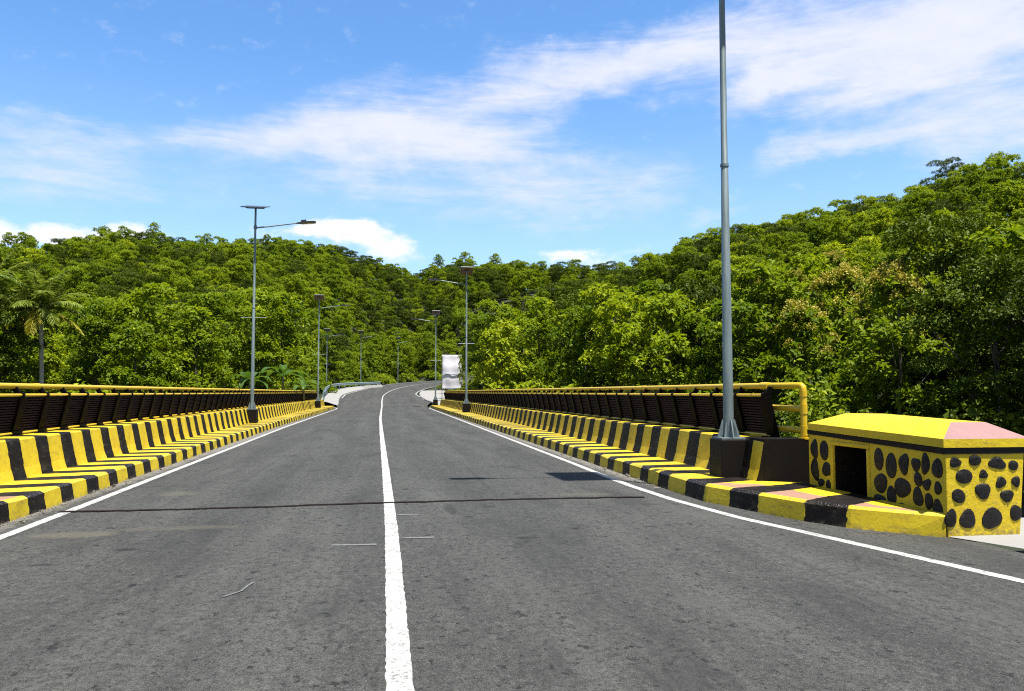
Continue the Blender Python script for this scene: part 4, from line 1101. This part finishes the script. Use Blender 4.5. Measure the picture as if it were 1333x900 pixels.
# warp the coordinates so edges are ragged
nz = w.node('ShaderNodeTexNoise'); w.link(mapped(uv, (5, 9, 1)), nz.inputs['Vector']); nz.inputs['Scale'].default_value = 1.4; nz.inputs['Detail'].default_value = 7; nz.inputs['Roughness'].default_value = .62
sub = w.node('ShaderNodeVectorMath', operation='SUBTRACT'); w.link(nz.outputs['Color'], sub.inputs[0]); sub.inputs[1].default_value = (.5, .5, .5)
scl = w.node('ShaderNodeVectorMath', operation='MULTIPLY'); w.link(sub.outputs[0], scl.inputs[0]); scl.inputs[1].default_value = (.20, .09, 0)
wv = w.node('ShaderNodeVectorMath', operation='ADD'); w.link(uv, wv.inputs[0]); w.link(scl.outputs[0], wv.inputs[1])
def blob(px, py, rx, ry, ang, amp, soft=1., src=None):
    a, e = azel(px, py); m = w.node('ShaderNodeMapping', vector_type='TEXTURE'); w.link(src or wv.outputs[0], m.inputs[0])
    m.inputs['Location'].default_value = (a, e, 0); m.inputs['Rotation'].default_value = (0, 0, R(ang)); m.inputs['Scale'].default_value = (rx/F, ry/F, 1)
    l = w.node('ShaderNodeVectorMath', operation='LENGTH'); w.link(m.outputs[0], l.inputs[0])
    return w.ramp(l.outputs['Value'], 0., 1., amp, 0.)
def total(lst):
    s = lst[0]
    for q in lst[1:]: s = w.math('ADD', s, q)
    return s
cirrus = total([blob(590, 130, 430, 60, 9, .85), blob(820, 78, 300, 62, 8, .95), blob(1120, 40, 330, 100, 0, 1.15), blob(1290, 60, 200, 110, 0, .9), blob(380, 170, 240, 36, 4, .6), blob(590, 190, 240, 60, 8, .8), blob(450, 195, 220, 50, 5, .55),
                blob(40, 168, 180, 32, 0, .68), blob(40, 215, 160, 50, 0, .35), blob(690, 240, 330, 85, -2, .85), blob(1010, 112, 95, 34, 20, .95), blob(1240, 165, 210, 44, -3, .8), blob(1050, 200, 110, 28, 6, .75), blob(1300, 195, 140, 40, 0, .85), blob(1130, 130, 120, 30, 4, .6), blob(200, 235, 460, 70, 0, .26), blob(1150, 110, 330, 90, 0, .35), blob(920, 290, 70, 22, 15, .55)])
n1 = w.noise(mapped(uv, (2.0, 13, 1), R(-10)), 2.2, 10, .66, .55); n2 = w.noise(mapped(uv, (12, 30, 1), R(-6)), 2.0, 6, .6)
dens = w.math('ADD', cirrus, w.math('MULTIPLY_ADD', n1, 2.3, -1.22)); dens = w.math('ADD', dens, w.math('MULTIPLY_ADD', n2, .7, -.35))
dens = w.ramp(dens, -.2, 1.6, 0., .95)
dens = w.math('MULTIPLY', dens, w.ramp(cirrus, .02, .4))
cum = total([blob(60, 300, 150, 26, -2, 1.3), blob(150, 300, 60, 18, 0, .7), blob(470, 315, 110, 34, -10, 1.5), blob(420, 305, 80, 22, 0, 1.0), blob(745, 328, 52, 18, 0, 1.2), blob(800, 330, 60, 16, 8, .5)])
n3 = w.noise(mapped(uv, (16, 26, 1)), 1.7, 7, .6)
cd = w.ramp(w.math('ADD', cum, w.math('MULTIPLY_ADD', n3, 1.7, -.85)), .1, 1.15, 0., .9)
sk = w.mix(1., sky.outputs[0], (.78, 1.10, 1.33), 'MULTIPLY')
whi = w.mix(n2, (4.5, 4.7, 5.7), (5.1, 5.2, 5.9))
fill_veil = w.math('MAXIMUM', w.ramp(EL, R(38), R(62)), w.math('MULTIPLY', w.ramp(w.math('ABSOLUTE', AZ), R(65), R(110)), w.ramp(EL, R(2), R(12))))  # neutral cloud veil added out of view to make the fill light less blue
sk = w.mix(w.math('MULTIPLY', fill_veil, w.ramp(n1, .30, .62, .45, .95)), sk, (1.5, 1.5, 1.5))
sk = w.mix(w.ramp(EL, R(1), R(24), .45, 0.), sk, (4.3, 5.2, 6.4))
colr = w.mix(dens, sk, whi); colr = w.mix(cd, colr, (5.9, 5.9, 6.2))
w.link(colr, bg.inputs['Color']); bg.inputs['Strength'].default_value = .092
sl = bpy.data.lights.new('sun', 'SUN'); sl.energy = 5.0; sl.angle = R(.53); sl.color = (1., .955, .88)
so = bpy.data.objects.new('sun', sl); COL.objects.link(so); so.rotation_euler = SUN.to_track_quat('Z', 'Y').to_euler(); so.location = (20, -30, 90)

# ------------------------------------------------------------------ render settings
vs_ = scn.view_settings; scn.display_settings.display_device = 'sRGB'
vs_.view_transform = 'Standard'; vs_.look = 'None'; vs_.exposure = 1.0; vs_.gamma = 1.; vs_.use_curve_mapping = False
scn.render.engine = 'CYCLES'
c = scn.cycles; c.max_bounces = 6; c.diffuse_bounces = 3; c.glossy_bounces = 2; c.transmission_bounces = 3; c.transparent_max_bounces = 4
c.use_denoising = False; c.filter_width = 1.1; c.sample_clamp_indirect = 6.; c.use_adaptive_sampling = True
